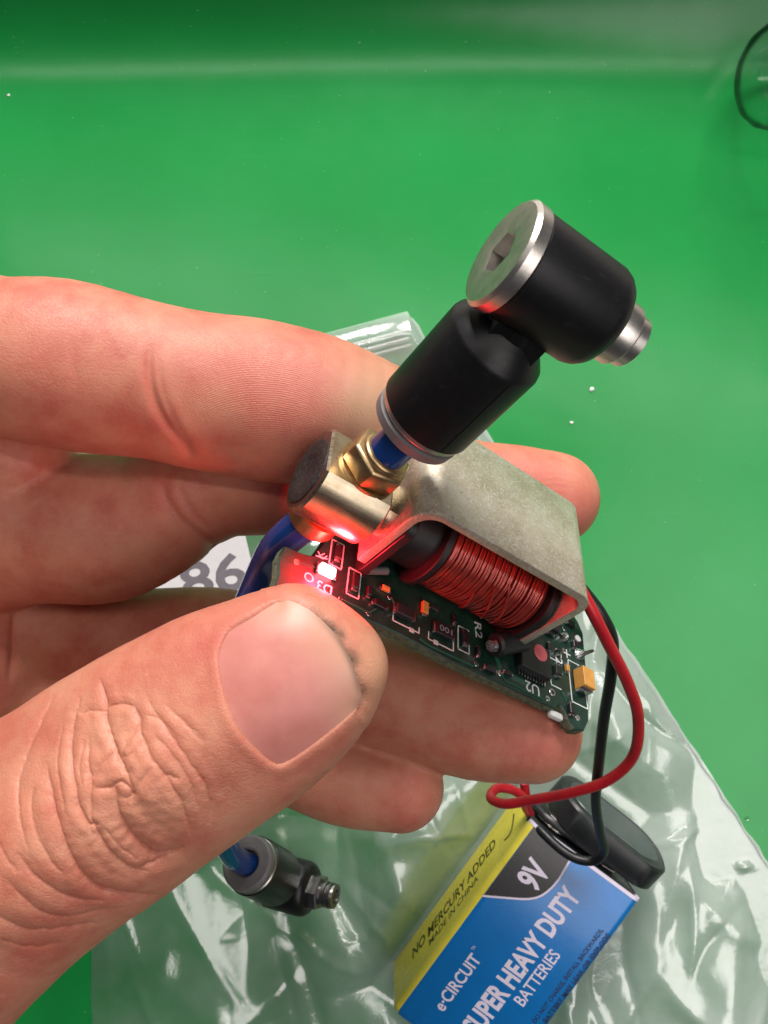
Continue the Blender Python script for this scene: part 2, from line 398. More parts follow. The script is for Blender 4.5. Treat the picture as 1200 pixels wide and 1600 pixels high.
# coil: bobbin with flanges and one continuous winding
ZC, YC = 2.7, -1.4
bob = MB()
bob.lathe([(-11.6, 3.2), (11.6, 3.2)], (0, YC, ZC), (1, 0, 0), 32)
bo = bob.build('bobbin', M['bobbin'], valve)
def rrect(hy, hz, r, n=6):
    p = []
    for cx, cy, a0 in ((hy - r, hz - r, 0), (-hy + r, hz - r, 90), (-hy + r, -hz + r, 180), (hy - r, -hz + r, 270)):
        for k in range(n + 1):
            a = math.radians(a0 + 90 * k / n); p.append((cx + r * math.cos(a), cy + r * math.sin(a)))
    return p
def flange(x0, x1, hy, hz, r):
    p = rrect(hy, hz, r); m = MB(); n = len(p)
    vs = [(x0, YC + y, ZC + z) for y, z in p] + [(x1, YC + y, ZC + z) for y, z in p]
    m.add(vs, [tuple(range(n)), tuple(range(2 * n - 1, n - 1, -1))] + [(i, (i + 1) % n, n + (i + 1) % n, n + i) for i in range(n)])
    return m.build('flange', M['bobbin'], bo, bevel=.12, seg=1)
flange(-11.5, -10.3, 5.8, 5.4, 1.5); flange(-5.6, -4.7, 5.9, 5.45, 5.0); flange(10.6, 11.6, 5.9, 5.45, 4.0)
m = MB(); m.lathe([(-10.2, 4.4), (-5.5, 4.4)], (0, YC, ZC), (1, 0, 0), 40); m.build('tape_wrap', M['bobbin'], bo)
wp = []; turns = 46; x0c, x1c = -4.2, 10.3
for k in range(turns * 36 + 1):
    a = 2 * math.pi * k / 36; t = k / (turns * 36)
    xx = x0c + (x1c - x0c) * t + .10 * math.sin(a * .37) + (.16 * math.sin(a * 1.0 + 1.2) if t > .62 else 0)
    rr = 5.2 + (.10 * math.sin(a * .5) if t > .6 else 0)
    wp.append((xx, YC + rr * math.cos(a), ZC + rr * math.sin(a)))
m = MB(); m.lathe([(x0c - .2, 5.0), (x1c + .2, 5.0)], (0, YC, ZC), (1, 0, 0), 40); m.tube(wp, .165, 6)
wind = m.build('winding', M['copper'], valve, sharp=60)
for k, (xa, xb, pa) in enumerate(((3.0, 8.6, 3.5), (4.6, 10.2, 3.3), (6.0, 10.2, 3.7), (1.5, 5.8, 3.9))):       # crossing stray turns
    q = [(xa + (xb - xa) * i / 16, YC + 5.46 * math.cos(pa - .9 + 1.9 * i / 16), ZC + 5.46 * math.sin(pa - .9 + 1.9 * i / 16)) for i in range(17)]
    MB().tube(q, .17, 6).build('stray_turn', M['copper'], wind, sharp=60)

# valve body: cylinder with flats
def valve_body():
    y0v, z0v, Rv, flat = -3.4, 5.0, 4.95, 8.85
    def sec(R, fl):
        pts = []; hw = math.sqrt(max(R * R - (fl - z0v) ** 2, 0)); a0 = math.atan2(fl - z0v, hw); n = 56
        for i in range(n + 1):                      # from right end of top flat round the bottom to left end
            a = a0 - (2 * a0 + math.pi - 2 * a0 + (math.pi - 2 * a0) * 0) * 0 - i / n * (math.pi + 2 * a0) ; pts.append((y0v + R * math.cos(a), z0v + R * math.sin(a)))
        return pts
    rings = [(-23.1, sec(4.6, 8.6)), (-22.85, sec(Rv, flat)), (-15.0, sec(Rv, flat)), (-14.75, sec(4.7, 8.7)), (-14.6, sec(3.2, 7.4)), (-12.8, sec(3.2, 7.4))]
    m = MB(); n = len(rings[0][1]); vs = []; f = []
    for x, p in rings: vs += [(x, y, z) for y, z in p]
    for i in range(len(rings) - 1):
        for k in range(n): f.append((i * n + k, (i + 1) * n + k, (i + 1) * n + (k + 1) % n, i * n + (k + 1) % n))
    f += [tuple(range(n)), tuple(range(6 * n - 1, 5 * n - 1, -1))]
    m.add(vs, f); m.m[-2] = 1; o = m.build('valve_body', [M['valve'], M['darksteel']], valve, sharp=25)
    p = MB(); p.lathe([(.2, 3.9), (-.12, 3.85), (-.22, 3.5), (-.2, 1.9), (-.05, 1.6), (0, 0.05)], (-23.1, y0v, z0v - .4), (1, 0, 0), 40); p.build('end_plug', M['rubber'], o)
valve_body()
NX, NY = -18.3, -3.3
def hexnut(parent, cx, cy, z0, z1, af, material, name='hex_nut'):
    R = af / math.sqrt(3); m = MB(); a0 = math.radians(12)
    lv = [(z0, .97), (z0 + .25, 1.0), (z1 - .35, 1.0), (z1, .92)]; vs = []
    for z, s in lv:
        for k in range(6): vs.append((cx + R * s * math.cos(a0 + k * math.pi / 3), cy + R * s * math.sin(a0 + k * math.pi / 3), z))
    f = [tuple(range(5, -1, -1)), tuple(18 + k for k in range(6))]
    for i in range(3):
        for k in range(6): f.append((i * 6 + k, i * 6 + (k + 1) % 6, i * 6 + 6 + (k + 1) % 6, i * 6 + 6 + k))
    m.add(vs, f); m.lathe([(z1 - .1, af * .43), (z1 + .35, af * .42), (z1 + .55, af * .36)], (cx, cy, 0), (0, 0, 1), 32)
    return m.build(name, material, parent, bevel=.1, seg=1)
nut = hexnut(valve, NX, NY, 9.2, 11.8, 6.3, M['brass'])
MB().lathe([(8.87, 3.55), (9.2, 3.55)], (NX, NY, 0), (0, 0, 1), 40).build('washer', M['brass'], nut)
MB().lathe([(.6, 3.2), (-1.4, 3.2), (-1.8, 2.9), (-2.2, 2.4)], (-18.6, -3.4, 0), (0, 0, 1), 40).build('lower_nut', M['brass'], valve)

# hoses
path1 = crom([(NX, NY, 10.5), (NX, NY, 13.2), (NX + .35, NY + .75, 17.2), (NX + .1, NY + .85, 21.5)], 6)
MB().tube(path1, 2.15, 24).build('hose', M['tube'], valve)
w0 = VL(-18.6, -3.4, -1.0); w1 = VL(-18.8, -3.4, -8.0)
fit2_c = np.array([-25.5, -65.3, 25.0]); Z2 = Vector((.30, -.56, -.775)).normalized(); X2 = Vector((.91, -.04, .41)); X2 = (X2 - Z2 * X2.dot(Z2)).normalized(); Y2 = Z2.cross(X2)
wp = [w0, w1, W(408, 905, 100), W(352, 1050, 107), W(330, 1180, 115), W(338, 1270, 132), fit2_c - np.array(Z2) * 6.0, fit2_c + np.array(Z2) * 5.0]
loc = [RV.T @ (p - TV) for p in crom(wp, 10)]
MB().tube(loc, 2.15, 24).build('hose', M['tube'], valve)

def fitting(origin, R3, name='elbow_fitting'):
    """local: z along the hose from the collar face, x along the banjo bolt (head at -x)"""
    def T(p): return tuple(np.array(origin) + R3 @ np.array(p, float))
    def fin(m, nm, mt, par, **kw):
        m.v = [T(v) for v in m.v]; return m.build(nm, mt, par, **kw)
    m = MB()
    m.lathe([(2.2, 4.9), (2.4, 5.35), (13.0, 5.35), (13.5, 5.2), (15.2, 3.6), (15.6, 3.2), (19, 3.1)], (0, 0, 0), (0, 0, 1), 56)
    bx = 20.6; ex_ = 1.3 if name == 'elbow_fitting' else 0.0; rb = 4.95 if name == 'elbow_fitting' else 5.3
    m.lathe([(-4.3, rb - .25), (-4.1, rb), (3.4 + ex_, rb), (4.1 + ex_, rb - .2), (4.7 + ex_, rb - .6), (5.1 + ex_, rb - 1.15)], (0, 0, bx), (1, 0, 0), 56)
    for sy in (-1, 1):                                # moulding ribs on the neck
        m.box((0.9, sy * 2.7, 16.0), (3.6, .8, 4.6))
    m.box((-2.0, 0, 16.2), (1.2, 5.6, 4.4)); m.box((1.62, -5.08, 7.7), (.26, .16, 10.2), 0, .31)       # mould parting line
    body = fin(m, name, M['blackplastic'], valve, sharp=40)
    c = MB(); c.lathe([(1.55, 2.3), (-.1, 2.35), (-.35, 2.7), (-.35, 4.5), (0, 4.95), (1.0, 5.05), (1.2, 4.6), (1.6, 4.6)], (0, 0, 0), (0, 0, 1), 56, capped=False); fin(c, 'collar', M['greyplastic'], body)
    r = MB(); r.lathe([(1.45, 4.2), (1.5, 4.95), (1.7, 5.1), (2.15, 5.1), (2.25, 4.2)], (0, 0, 0), (0, 0, 1), 56); fin(r, 'retaining_ring', M['steel'], body)
    # bolt head: disc with hex socket
    h = MB(); n = 48; rings = [(-4.2, rb - .1, 0), (-4.35, rb + .15, 0), (-5.45, rb + .15, 0), (-5.8, rb - .2, 0), (-5.8, 2.3, 0), (-5.75, 1.75, 1), (-3.9, 1.7, 1)]; vs = []; f = []
    for x, rr, hx in rings:
        for k in range(n):
            a = 2 * math.pi * k / n; q = rr
            if hx: b = (a + math.pi / 6) % (math.pi / 3) - math.pi / 6; q = rr / math.cos(b) 
            vs.append((x, q * math.cos(a), bx + q * math.sin(a)))
    for i in range(len(rings) - 1):
        for k in range(n): f.append((i * n + k, i * n + (k + 1) % n, (i + 1) * n + (k + 1) % n, (i + 1) * n + k))
    f.append(tuple((len(rings) - 1) * n + k for k in range(n)))
    h.add(vs, f); fin(h, 'bolt_head', M['steel'], body, sharp=22)
    e = MB()
    if name == 'elbow_fitting': e.lathe([(4.6, 2.9), (5.0, 3.05), (7.2, 3.05), (7.45, 2.8), (7.6, 2.55), (8.6, 2.55), (8.8, 2.3), (8.85, 1.2), (8.0, 1.1)], (ex_, 0, bx), (1, 0, 0), 40)
    else: e.lathe([(4.6, 3.3), (5.0, 3.4), (7.2, 3.4), (7.4, 3.2)], (0, 0, bx), (1, 0, 0), 6)
    if name != 'elbow_fitting': e.lathe([(7.3, 2.2), (7.9, 2.2), (8.0, 2.45), (8.5, 2.45), (8.6, 2.05), (8.9, 2.05), (9.0, 2.45), (9.5, 2.45), (9.6, 2.05), (9.9, 2.05), (10.0, 2.4), (10.4, 2.3), (10.5, 1.35), (9.4, 1.2)], (0, 0, bx), (1, 0, 0), 40)
    fin(e, 'threaded_tip', M['darksteel'] if name != 'elbow_fitting' else M['steel'], body, sharp=25)
    if name != 'elbow_fitting': body.name = 'elbow_fitting'
    return body
a = math.radians(-3.4)          # the first fitting leans a little on its hose
Rl = np.array([[math.cos(a), 0, math.sin(a)], [0, 1, 0], [-math.sin(a), 0, math.cos(a)]])
fitting((NX + .35, NY + .8, 16.4), Rl * .965)
R2w = np.array([[X2[i], Y2[i], Z2[i]] for i in range(3)])
fitting(RV.T @ (fit2_c - TV), RV.T @ R2w, 'hose_fitting')

# circuit board
ZB = -2.8
outl = [(-20.9, -13.5), (-18.5, -13.2), (-15, -12.7), (-10.4, -12.2), (-4, -12.0), (3.0, -12.3), (12, -12.1), (19.1, -12.0), (21.3, -11.9), (22.1, -10.9), (22.9, -11.5),
        (23.6, -13.0), (24.6, -13.6), (26.4, -13.1), (27.6, -11.2), (28.2, -6.5), (28.6, 3.0), (27.8, 4.6), (26, 6.5), (-9.5, 6.5), (-9.5, .2), (-14.6, -.6), (-15.9, -4.6), (-16.9, -7.2), (-18.2, -7.6), (-20.7, -7.8), (-21.1, -9.5), (-20.8, -11.6)]
m = MB(); m.prism(outl, ZB - 1.6, ZB, 0, 1)
pcb = m.build('circuit_board', [M['pcb'], M['fr4']], valve, bevel=.15, seg=1)
def part(m, nm, mt, par=None, **kw): return m.build(nm, mt, pcb if par is None else par, **kw)
def frame(cx, cy, w, h, t=.16, rot=0, gap=None):
    m = MB(); z = ZB + .012
    cr, sr = math.cos(rot), math.sin(rot)
    for (x, y, a, b) in ((0, -h / 2, w, t), (0, h / 2, w, t), (-w / 2, 0, t, h - t), (w / 2, 0, t, h - t)):
        if gap and x > 0: continue
        m.box((cx + x * cr - y * sr, cy + x * sr + y * cr, z), (a, b, .02), 0, rot)
    part(m, 'silkscreen_outline', M['silk'], smooth=False)
def smd(cx, cy, lx, ly, h, body, nm, axis='y', pad=True):
    o = part(MB().box((cx, cy, ZB + h / 2 + .06), (lx, ly, h)), nm, body, bevel=.08, seg=1)
    if pad:
        for s in (-1, 1):
            dx, dy = ((0, s * (ly / 2 + .05)) if axis == 'y' else (s * (lx / 2 + .05), 0))
            part(MB().box((cx + dx, cy + dy, ZB + h * .42), ((lx * .92, .55, h * .8) if axis == 'y' else (.55, ly * .92, h * .8))), 'solder_joint', M['solder'], bevel=.14)
    return o
smd(-14.0, -5.4, .9, 1.9, .6, M['resistor'], 'diode'); frame(-14.0, -5.4, 1.7, 3.6)
smd(-11.25, -8.2, .9, 1.9, .6, M['resistor'], 'diode'); frame(-11.25, -8.2, 1.7, 3.7)
smd(-4.2, -9.2, 2.6, 1.4, .9, M['chip'], 'transistor', 'x')
m = MB()
for (x, y, a, b) in ((-3.4, -10.6, 4.0, .18), (-5.4, -10.2, .18, .8), (-1.5, -10.2, .18, .8), (-2.6, -10.7, .7, .6)): m.box((x, y, ZB + .014), (a, b, .024))
part(m, 'silkscreen_outline', M['silk'], smooth=False)
r1 = smd(2.0, -8.9, 2.7, 1.7, .7, M['resistor'], 'resistor', 'x')
lettering('100', (3.0, -8.5, ZB + .79), (-1, 0, 0), (0, -1, 0), .85, 2.0, M['greyink'], pcb, .02, .01)
m = MB()
for (x, y, a, b) in ((1.9, -10.75, 3.9, .17), (-.05, -10.2, .17, 1.0), (3.85, -10.0, .17, 1.5), (1.1, -10.75, .7, .6)): m.box((x, y, ZB + .014), (a, b, .024))
part(m, 'silkscreen_outline', M['silk'], smooth=False)
smd(5.5, -8.3, 1.0, 1.9, .6, M['resistor'], 'resistor'); frame(5.5, -8.4, 1.8, 3.4)
part(MB().tube([(-10.2, -6.4, ZB + 1.0), (-7.6, -5.2, ZB + 1.2)], .5, 14), 'pin', M['greyplastic'])
ind = part(MB().lathe([(0, 1.2), (.3, 1.5), (5.6, 1.5), (5.9, 1.2)], (8.9, -8.6, ZB + 1.9), (.86, .50, .05), 24), 'inductor', M['vinyl'])
MB().lathe([(0, .75), (.5, .9), (.9, .55)], (8.2, -9.0, ZB + 1.9), (.86, .5, .05), 16).build('end_cap', M['solder'], pcb)
MB().lathe([(0, .9), (.7, .8), (1.2, .4)], (14.0, -5.6, ZB + 2.1), (.86, .5, .05), 16).build('end_cap', M['solder'], pcb)
chip = part(MB().box((16.9, -6.6, ZB + .75), (5.4, 4.4, 1.2)), 'chip', M['chip'], bevel=.12, seg=1)
for s in (-1, 1):
    for k in range(10):
        part(MB().box((14.6 + k * .51, -6.6 + s * 2.5, ZB + .22), (.22, .9, .3)), 'chip_pin', M['solder'], smooth=False)
part(MB().lathe([(0, 1.25), (.12, 1.15), (.2, .6)], (17.7, -5.6, ZB + 1.36), (0, 0, 1), 14), 'paint_dab', M['pink'])
m = MB()
for k in range(5):
    o_ = .42 * k; m.box((14.2 - o_ * .3, -10.0 - o_ * .32, ZB + .008), (5.4, .16, .014)); m.box((11.5 - o_ * .3, -9.0 - o_ * .1, ZB + .0075), (.16, 1.9, .013), 0, .5)
part(m, 'trace', M['trace'], smooth=False)
smd(21.75, -6.2, 1.0, 1.5, .7, M['resistor'], 'capacitor'); frame(21.75, -6.4, 1.9, 4.2, gap=True)
smd(26.35, -6.0, 2.1, 3.0, 1.9, M['tantal'], 'tantalum_capacitor'); frame(26.1, -6.3, 3.0, 6.4)
part(MB().lathe([(0, 1.0), (.4, .8), (1.0, .35), (2.4, .22), (2.5, .05)], (27.0, -1.3, ZB), (.15, -.1, 1), 20), 'solder_spike', M['solder'])
part(MB().lathe([(0, .55), (.25, .5), (.3, .1)], (27.1, 1.4, ZB), (0, 0, 1), 20), 'pad', M['silk'])
part(MB().lathe([(0, 1.1), (.05, 1.0), (.06, .6)], (27.1, 1.4, ZB), (0, 0, 1), 20), 'pad_ring', M['chip'])
part(MB().lathe([(0, .55), (.04, .5), (.05, .3)], (20.9, -9.6, ZB), (0, 0, 1), 18), 'via', M['solder'])
part(MB().lathe([(0, .32), (.07, .28)], (20.9, -9.6, ZB), (0, 0, 1), 16), 'via_hole', M['chip'])
part(MB().lathe([(0, .5), (.8, .45), (1.3, .2)], (22.4, -3.0, ZB), (0, 0, 1), 16), 'solder_blob', M['solder'])
part(MB().lathe([(0, .7), (.6, .6), (1.1, .2)], (24.0, .2, ZB), (0, 0, 1), 16), 'solder_blob', M['solder'])
part(MB().box((22.0, -12.2, ZB - .9), (2.3, 1.0, .9)), 'solder_tab', M['silk'], bevel=.3)
m = MB(); m.lathe([(.005, .62), (.03, .62), (.03, .42), (.005, .42)], (-17.1, -10.4, ZB), (0, 0, 1), 24, capped=False); part(m, 'silkscreen_ring', M['silk'])
m = MB(); m.box((-15.9, -6.9, ZB + .014), (1.6, .14, .024), 0, .2)
for p in ((-15.9, -6.5, .8), (-16.2, -6.7, -.9), (-15.5, -6.7, .9)): m.box((p[0], p[1], ZB + .015), (.9, .12, .024), 0, p[2])
part(m, 'silkscreen_symbol', M['silk'], smooth=False)
for (x, y, lx, ly, mt, nm) in ((-9.3, -8.6, .6, 1.1, 'resistor', 'resistor'), (-7.0, -7.0, 1.1, .6, 'tantal', 'capacitor'), (.4, -6.3, 1.1, .6, 'chip', 'resistor'), (3.7, -6.4, .6, 1.1, 'resistor', 'resistor'), (7.6, -9.3, .6, 1.1, 'resistor', 'resistor'), (12.6, -10.3, 1.1, .6, 'chip', 'resistor'), (20.6, -2.9, .6, 1.1, 'resistor', 'resistor'), (23.9, -4.9, .6, 1.0, 'tantal', 'capacitor'), (21.0, -.6, 1.1, .6, 'resistor', 'resistor'), (25.9, -.2, .6, 1.1, 'resistor', 'resistor'), (-7.6, -9.6, 1.7, .9, 'resistor', 'resistor'), (-1.0, -6.9, .9, 1.7, 'tantal', 'capacitor'), (9.6, -11.0, 1.6, .8, 'resistor', 'resistor'), (23.9, -11.0, .8, 1.5, 'resistor', 'resistor'), (25.6, 3.2, 1.6, .9, 'resistor', 'resistor'), (22.3, .8, 1.5, .8, 'chip', 'capacitor')):
    smd(x, y, lx, ly, .55, M[mt], nm, 'y' if ly > lx else 'x')
for (x, y) in ((-18.9, -9.2), (-12.6, -11.2), (-8.8, -11.2), (-6.0, -7.6), (7.6, -10.9), (11.6, -10.6), (19.9, -10.9), (25.4, -11.6), (24.6, 2.0)):
    part(MB().lathe([(0, .42), (.05, .38), (.06, .18)], (x, y, ZB), (0, 0, 1), 14), 'via', M['solder'])
for pts in ([(-18.9, -9.2), (-17.6, -8.9), (-16.6, -8.8)], [(-12.6, -11.2), (-8.8, -11.2), (-7.9, -10.2)], [(-6.0, -7.6), (-4.9, -8.4)], [(-1.4, -11.3), (0, -11.6), (7.0, -11.5), (7.6, -10.9)], [(11.6, -10.6), (12.4, -11.4), (19.0, -11.4), (19.9, -10.9)], [(22.6, -8.8), (23.4, -9.9)]):
    part(MB().tube([(x, y, ZB + .02) for x, y in pts], .13, 5), 'trace', M['trace'])
def silk(txt, x, y, right, up, h, w): lettering(txt, (x, y, ZB), right, up, h, w, M['silk'], pcb, .012, .03)
silk('D3', -14.0, -10.1, (-1, 0, 0), (0, -1, 0), 1.3, 2.0)
silk('U2', 18.4, -9.75, (-1, 0, 0), (0, -1, 0), 1.5, 2.5)
silk('R2', 7.3, -4.8, (.1, -1, 0), (1, .1, 0), 1.2, 2.3)
silk('C2', 22.0, -2.2, (.05, -1, 0), (1, .05, 0), 1.35, 2.4)
m = MB(); m.box((24.5, -2.2, ZB + .015), (1.4, .2, .024)); m.box((24.5, -2.2, ZB + .0155), (.2, 1.4, .0245)); part(m, 'silkscreen_plus', M['silk'], smooth=False)
led = part(MB().box((-15.2, -8.75, ZB + .5), (2.0, 1.25, .8)), 'led', M['led'], bevel=.2)
for s in (-1, 1): MB().box((-15.2 + s * 1.15, -8.75, ZB + .25), (.4, 1.3, .4)).build('led_contact', M['solder'], pcb, bevel=.08, seg=1)
pl = bpy.data.lights.new('led_light', 'POINT'); pl.energy = .013; pl.color = (1.0, .018, .035); pl.shadow_soft_size = .0009
plo = bpy.data.objects.new('led_light', pl); C.objects.link(plo); plo.parent = pcb; plo.location = (-15.2 * S, -9.2 * S, (ZB + 2.6) * S)

# ================================================================== the hand
def pxr(r, d): return r * d / F
def chain(pts, n=4):           # (px, py, depth, radius mm) -> dense list of world centre + radius
    P = np.array([[*W(a, b, d), r] for a, b, d, r in pts]); return crom(P, n)
def p_(pts): return [(a, b, d, pxr(r, d)) for a, b, d, r in pts]
dT = 83.0
CH = {}
CH['thumb'] = [
    chain(p_([(455, 985, dT - .3, 70), (390, 1008, dT, 76), (299, 1043, dT + .5, 80), (163, 1115, dT + 1, 80), (43, 1190, dT + 2, 82), (-80, 1265, dT + 4, 92), (-200, 1330, dT + 10, 110)])),
    chain(p_([(490, 1025, dT + .4, 86), (440, 1060, dT + .6, 112), (370, 1105, dT + .8, 126), (250, 1180, dT + .8, 131), (120, 1270, dT + 1.5, 142), (0, 1350, dT + 3, 155), (-110, 1420, dT + 6, 175), (-260, 1450, dT + 16, 200)])),
    chain(p_([(537, 1046, dT + .3, 70), (500, 1105, dT + .3, 76), (421, 1177, dT + .5, 80), (298, 1268, dT + .8, 80), (165, 1361, dT + 1.5, 80), (75, 1433, dT + 2.2, 82), (-8, 1503, dT + 3, 85), (-110, 1590, dT + 6, 95), (-260, 1600, dT + 16, 120)]))]
CH['index'] = [chain(p_([(-330, 640, 100, 150), (-180, 560, 97, 140), (-60, 545, 95, 122), (15, 560, 94.5, 124), (100, 572, 95, 131), (240, 596, 96.5, 121), (320, 612, 97.5, 122), (420, 628, 98, 124), (510, 646, 99, 115), (590, 668, 101.5, 98), (650, 690, 104, 80)]))]
CH['middle'] = [chain(p_([(-250, 800, 112, 120), (-60, 826, 112, 112), (90, 826, 111.5, 117), (165, 826, 111, 116), (232, 808, 110.5, 101), (288, 772, 110, 95), (345, 748, 110, 94), (400, 744, 109.5, 94), (470, 742, 109.5, 92), (600, 742, 111, 88), (720, 762, 112, 78), (800, 770, 112.5, 76), (862, 780, 113, 73)]))]
CH['ring'] = [chain(p_([(-150, 985, 126, 110), (60, 985, 124, 90), (200, 998, 121, 80), (330, 1002, 119, 84), (450, 1030, 117, 88), (560, 1068, 115, 88), (650, 1098, 114, 90), (740, 1128, 113, 88), (830, 1143, 112, 79)]))]
CH['pinky'] = [chain(p_([(-100, 1100, 126, 100), (150, 1090, 124, 80), (320, 1130, 121, 72), (450, 1180, 117, 72), (540, 1212, 115, 75), (624, 1228, 114, 70)]))]
CH['palm'] = [chain([(22, 716, 108, 7.8), (-60, 700, 108, 9.5), (-160, 690, 108, 11)], 3),
              chain([(42, 1000, 128, 13.6), (-10, 1010, 127, 14.5)], 2), chain([(-105, 975, 119, 11.5), (-110, 1080, 119, 13)], 2),
              chain([(-190, 760, 116, 13), (-230, 950, 122, 19), (-220, 1200, 116, 19), (-240, 1400, 106, 17)], 3),
              chain([(-300, 1080, 124, 21), (-480, 1150, 126, 24), (-640, 1190, 126, 23)], 3)]
def seg_d(P, ch):
    rm = float(ch[:, 3].max()) + 10.0; lo_, hi_ = ch[:, :3].min(0) - rm, ch[:, :3].max(0) + rm
    mk = ((P > lo_.astype(np.float32)) & (P < hi_.astype(np.float32))).all(1)
    out = np.full(len(P), 10.0, np.float32)
    if mk.any(): out[mk] = seg_d0(P[mk], ch)
    return out
def seg_d0(P, ch):
    d = None
    for i in range(len(ch) - 1):
        a, b = ch[i, :3].astype(np.float32), ch[i + 1, :3].astype(np.float32); ra, rb = np.float32(ch[i, 3]), np.float32(ch[i + 1, 3])
        ab = b - a; t = np.clip(((P - a) @ ab) / np.float32(max(ab @ ab, 1e-6)), 0, 1)
        q = P - a; q = q - t[:, None] * ab
        v = np.sqrt(np.einsum('ij,ij->i', q, q)) - (ra + (rb - ra) * t)
        d = v if d is None else np.minimum(d, v)
    return d
def smin(a, b, k):
    h = np.maximum(k - np.abs(a - b), 0) / k; return np.minimum(a, b) - h * h * k * .25
def sdf(P, ids=False):
    P = P.astype(np.float32); part_d = {}
    for n, chs in CH.items():
        d = None; k = {'thumb': 3.2, 'palm': 5.0}.get(n, 1.0)
        for c in chs:
            v = seg_d(P, c); d = v if d is None else smin(d, v, k)
        part_d[n] = d
    tot = part_d['palm']
    for n in ('pinky', 'ring', 'middle', 'index'): tot = smin(tot, part_d[n], .9)
    base = smin(tot, part_d['thumb'], .8)
    # web of the hand is fleshy away from the fingers
    w = np.clip((-46 - P[:, 0]) / 14, 0, 1); tot2 = part_d['palm']
    for n in ('pinky', 'ring', 'middle', 'index', 'thumb'): tot2 = smin(tot2, part_d[n], 9.0)
    base = base * (1 - w) + tot2 * w
    if ids:
        names = list(CH); A = np.stack([part_d[n] for n in names], 1); return base, np.array(names)[A.argmin(1)], A
    return base
def surface(lo, hi, h):
    lo = np.array(lo, float); n = np.ceil((np.array(hi) - lo) / h).astype(int); B = 5
    n = (n // B + 1) * B; nb = n // B
    ci = np.stack(np.meshgrid(*[np.arange(k) for k in nb], indexing='ij'), -1).reshape(-1, 3)
    cc = lo + (ci + .5) * B * h; dc = sdf(cc); act = np.abs(dc) < B * h * .95 + .6
    G = np.repeat(np.repeat(np.repeat(np.where(dc < 0, -1, 1).astype(np.float32).reshape(nb), B + 0, 0), B, 1), B, 2)
    G = np.pad(G, ((0, 1),) * 3, mode='edge')
    need = np.zeros(G.shape, bool); A = act.reshape(nb)
    A3 = np.repeat(np.repeat(np.repeat(A, B, 0), B, 1), B, 2)
    need[:-1, :-1, :-1] |= A3; need[1:, 1:, 1:] |= A3; need[1:, :-1, :-1] |= A3; need[:-1, 1:, :-1] |= A3; need[:-1, :-1, 1:] |= A3; need[1:, 1:, :-1] |= A3; need[1:, :-1, 1:] |= A3; need[:-1, 1:, 1:] |= A3
    idx = np.argwhere(need); vals = np.empty(len(idx), np.float32)
    for s in range(0, len(idx), 400000): vals[s:s + 400000] = sdf(lo + idx[s:s + 400000] * h)
    G[need] = vals
    for ax in range(3):
        sl = [slice(None)] * 3; sl[ax] = 0; G[tuple(sl)] = np.maximum(G[tuple(sl)], .3); sl[ax] = -1; G[tuple(sl)] = np.maximum(G[tuple(sl)], .3)
    ins = G < 0
    def corner(a, o): return a[o[0]:a.shape[0] - 1 + o[0], o[1]:a.shape[1] - 1 + o[1], o[2]:a.shape[2] - 1 + o[2]]
    offs = [(i, j, k) for i in (0, 1) for j in (0, 1) for k in (0, 1)]
    cnt = sum(corner(ins, o).astype(np.int8) for o in offs); cell = (cnt > 0) & (cnt < 8)
    vid = -np.ones(cell.shape, int); cid = np.argwhere(cell); vid[cell] = np.arange(len(cid))
    acc = np.zeros((len(cid), 3)); num = np.zeros(len(cid))
    gv = {o: G[cid[:, 0] + o[0], cid[:, 1] + o[1], cid[:, 2] + o[2]] for o in offs}
    for o in offs:
        for ax in range(3):
            if o[ax]: continue
            o2 = list(o); o2[ax] = 1; o2 = tuple(o2); a, b = gv[o], gv[o2]; c = (a < 0) != (b < 0)
            t = np.where(c, a / np.where(c, a - b, 1), 0); p = np.array(o, float) + np.zeros((len(cid), 3)); p[:, ax] += t
            acc += p * c[:, None]; num += c
    V = lo + (cid + acc / num[:, None]) * h
    Fq = []
    for ax in range(3):
        u, v = (ax + 1) % 3, (ax + 2) % 3
        s0 = [slice(1, -1)] * 3; s0[ax] = slice(0, -1); s1 = list(s0); s1[ax] = slice(1, None)
        a, b = ins[tuple(s0)], ins[tuple(s1)]
        e = np.argwhere(a != b); st = a[a != b]
        e = e + np.array([0 if k == ax else 1 for k in range(3)])
        eu = np.zeros(3, int); eu[u] = 1; ev = np.zeros(3, int); ev[v] = 1
        q = np.stack([vid[tuple((e - eu - ev).T)], vid[tuple((e - ev).T)], vid[tuple(e.T)], vid[tuple((e - eu).T)]], 1)
        q[~st] = q[~st][:, ::-1]; Fq.append(q)
    Fq = np.vstack(Fq); return V, Fq[(Fq >= 0).all(1)]
def grad(V):
    e = .15; g = np.stack([sdf(V + e * d) - sdf(V - e * d) for d in np.eye(3)], 1); return g / np.maximum(np.linalg.norm(g, axis=1, keepdims=True), 1e-6)
def relax(V, Fq, it=2):
    for _ in range(it):
        s = np.zeros_like(V); c = np.zeros(len(V))
        for a, b in ((0, 1), (1, 2), (2, 3), (3, 0)):
            for i, j in ((a, b), (b, a)):
                c += np.bincount(Fq[:, i], minlength=len(V))
                for x in range(3): s[:, x] += np.bincount(Fq[:, i], V[Fq[:, j], x], len(V))
        V = V * .4 + .6 * s / c[:, None]
    return V
def project(V, it=2):
    for _ in range(it): V = V - np.clip(sdf(V), -.5, .5)[:, None] * grad(V)
    return V
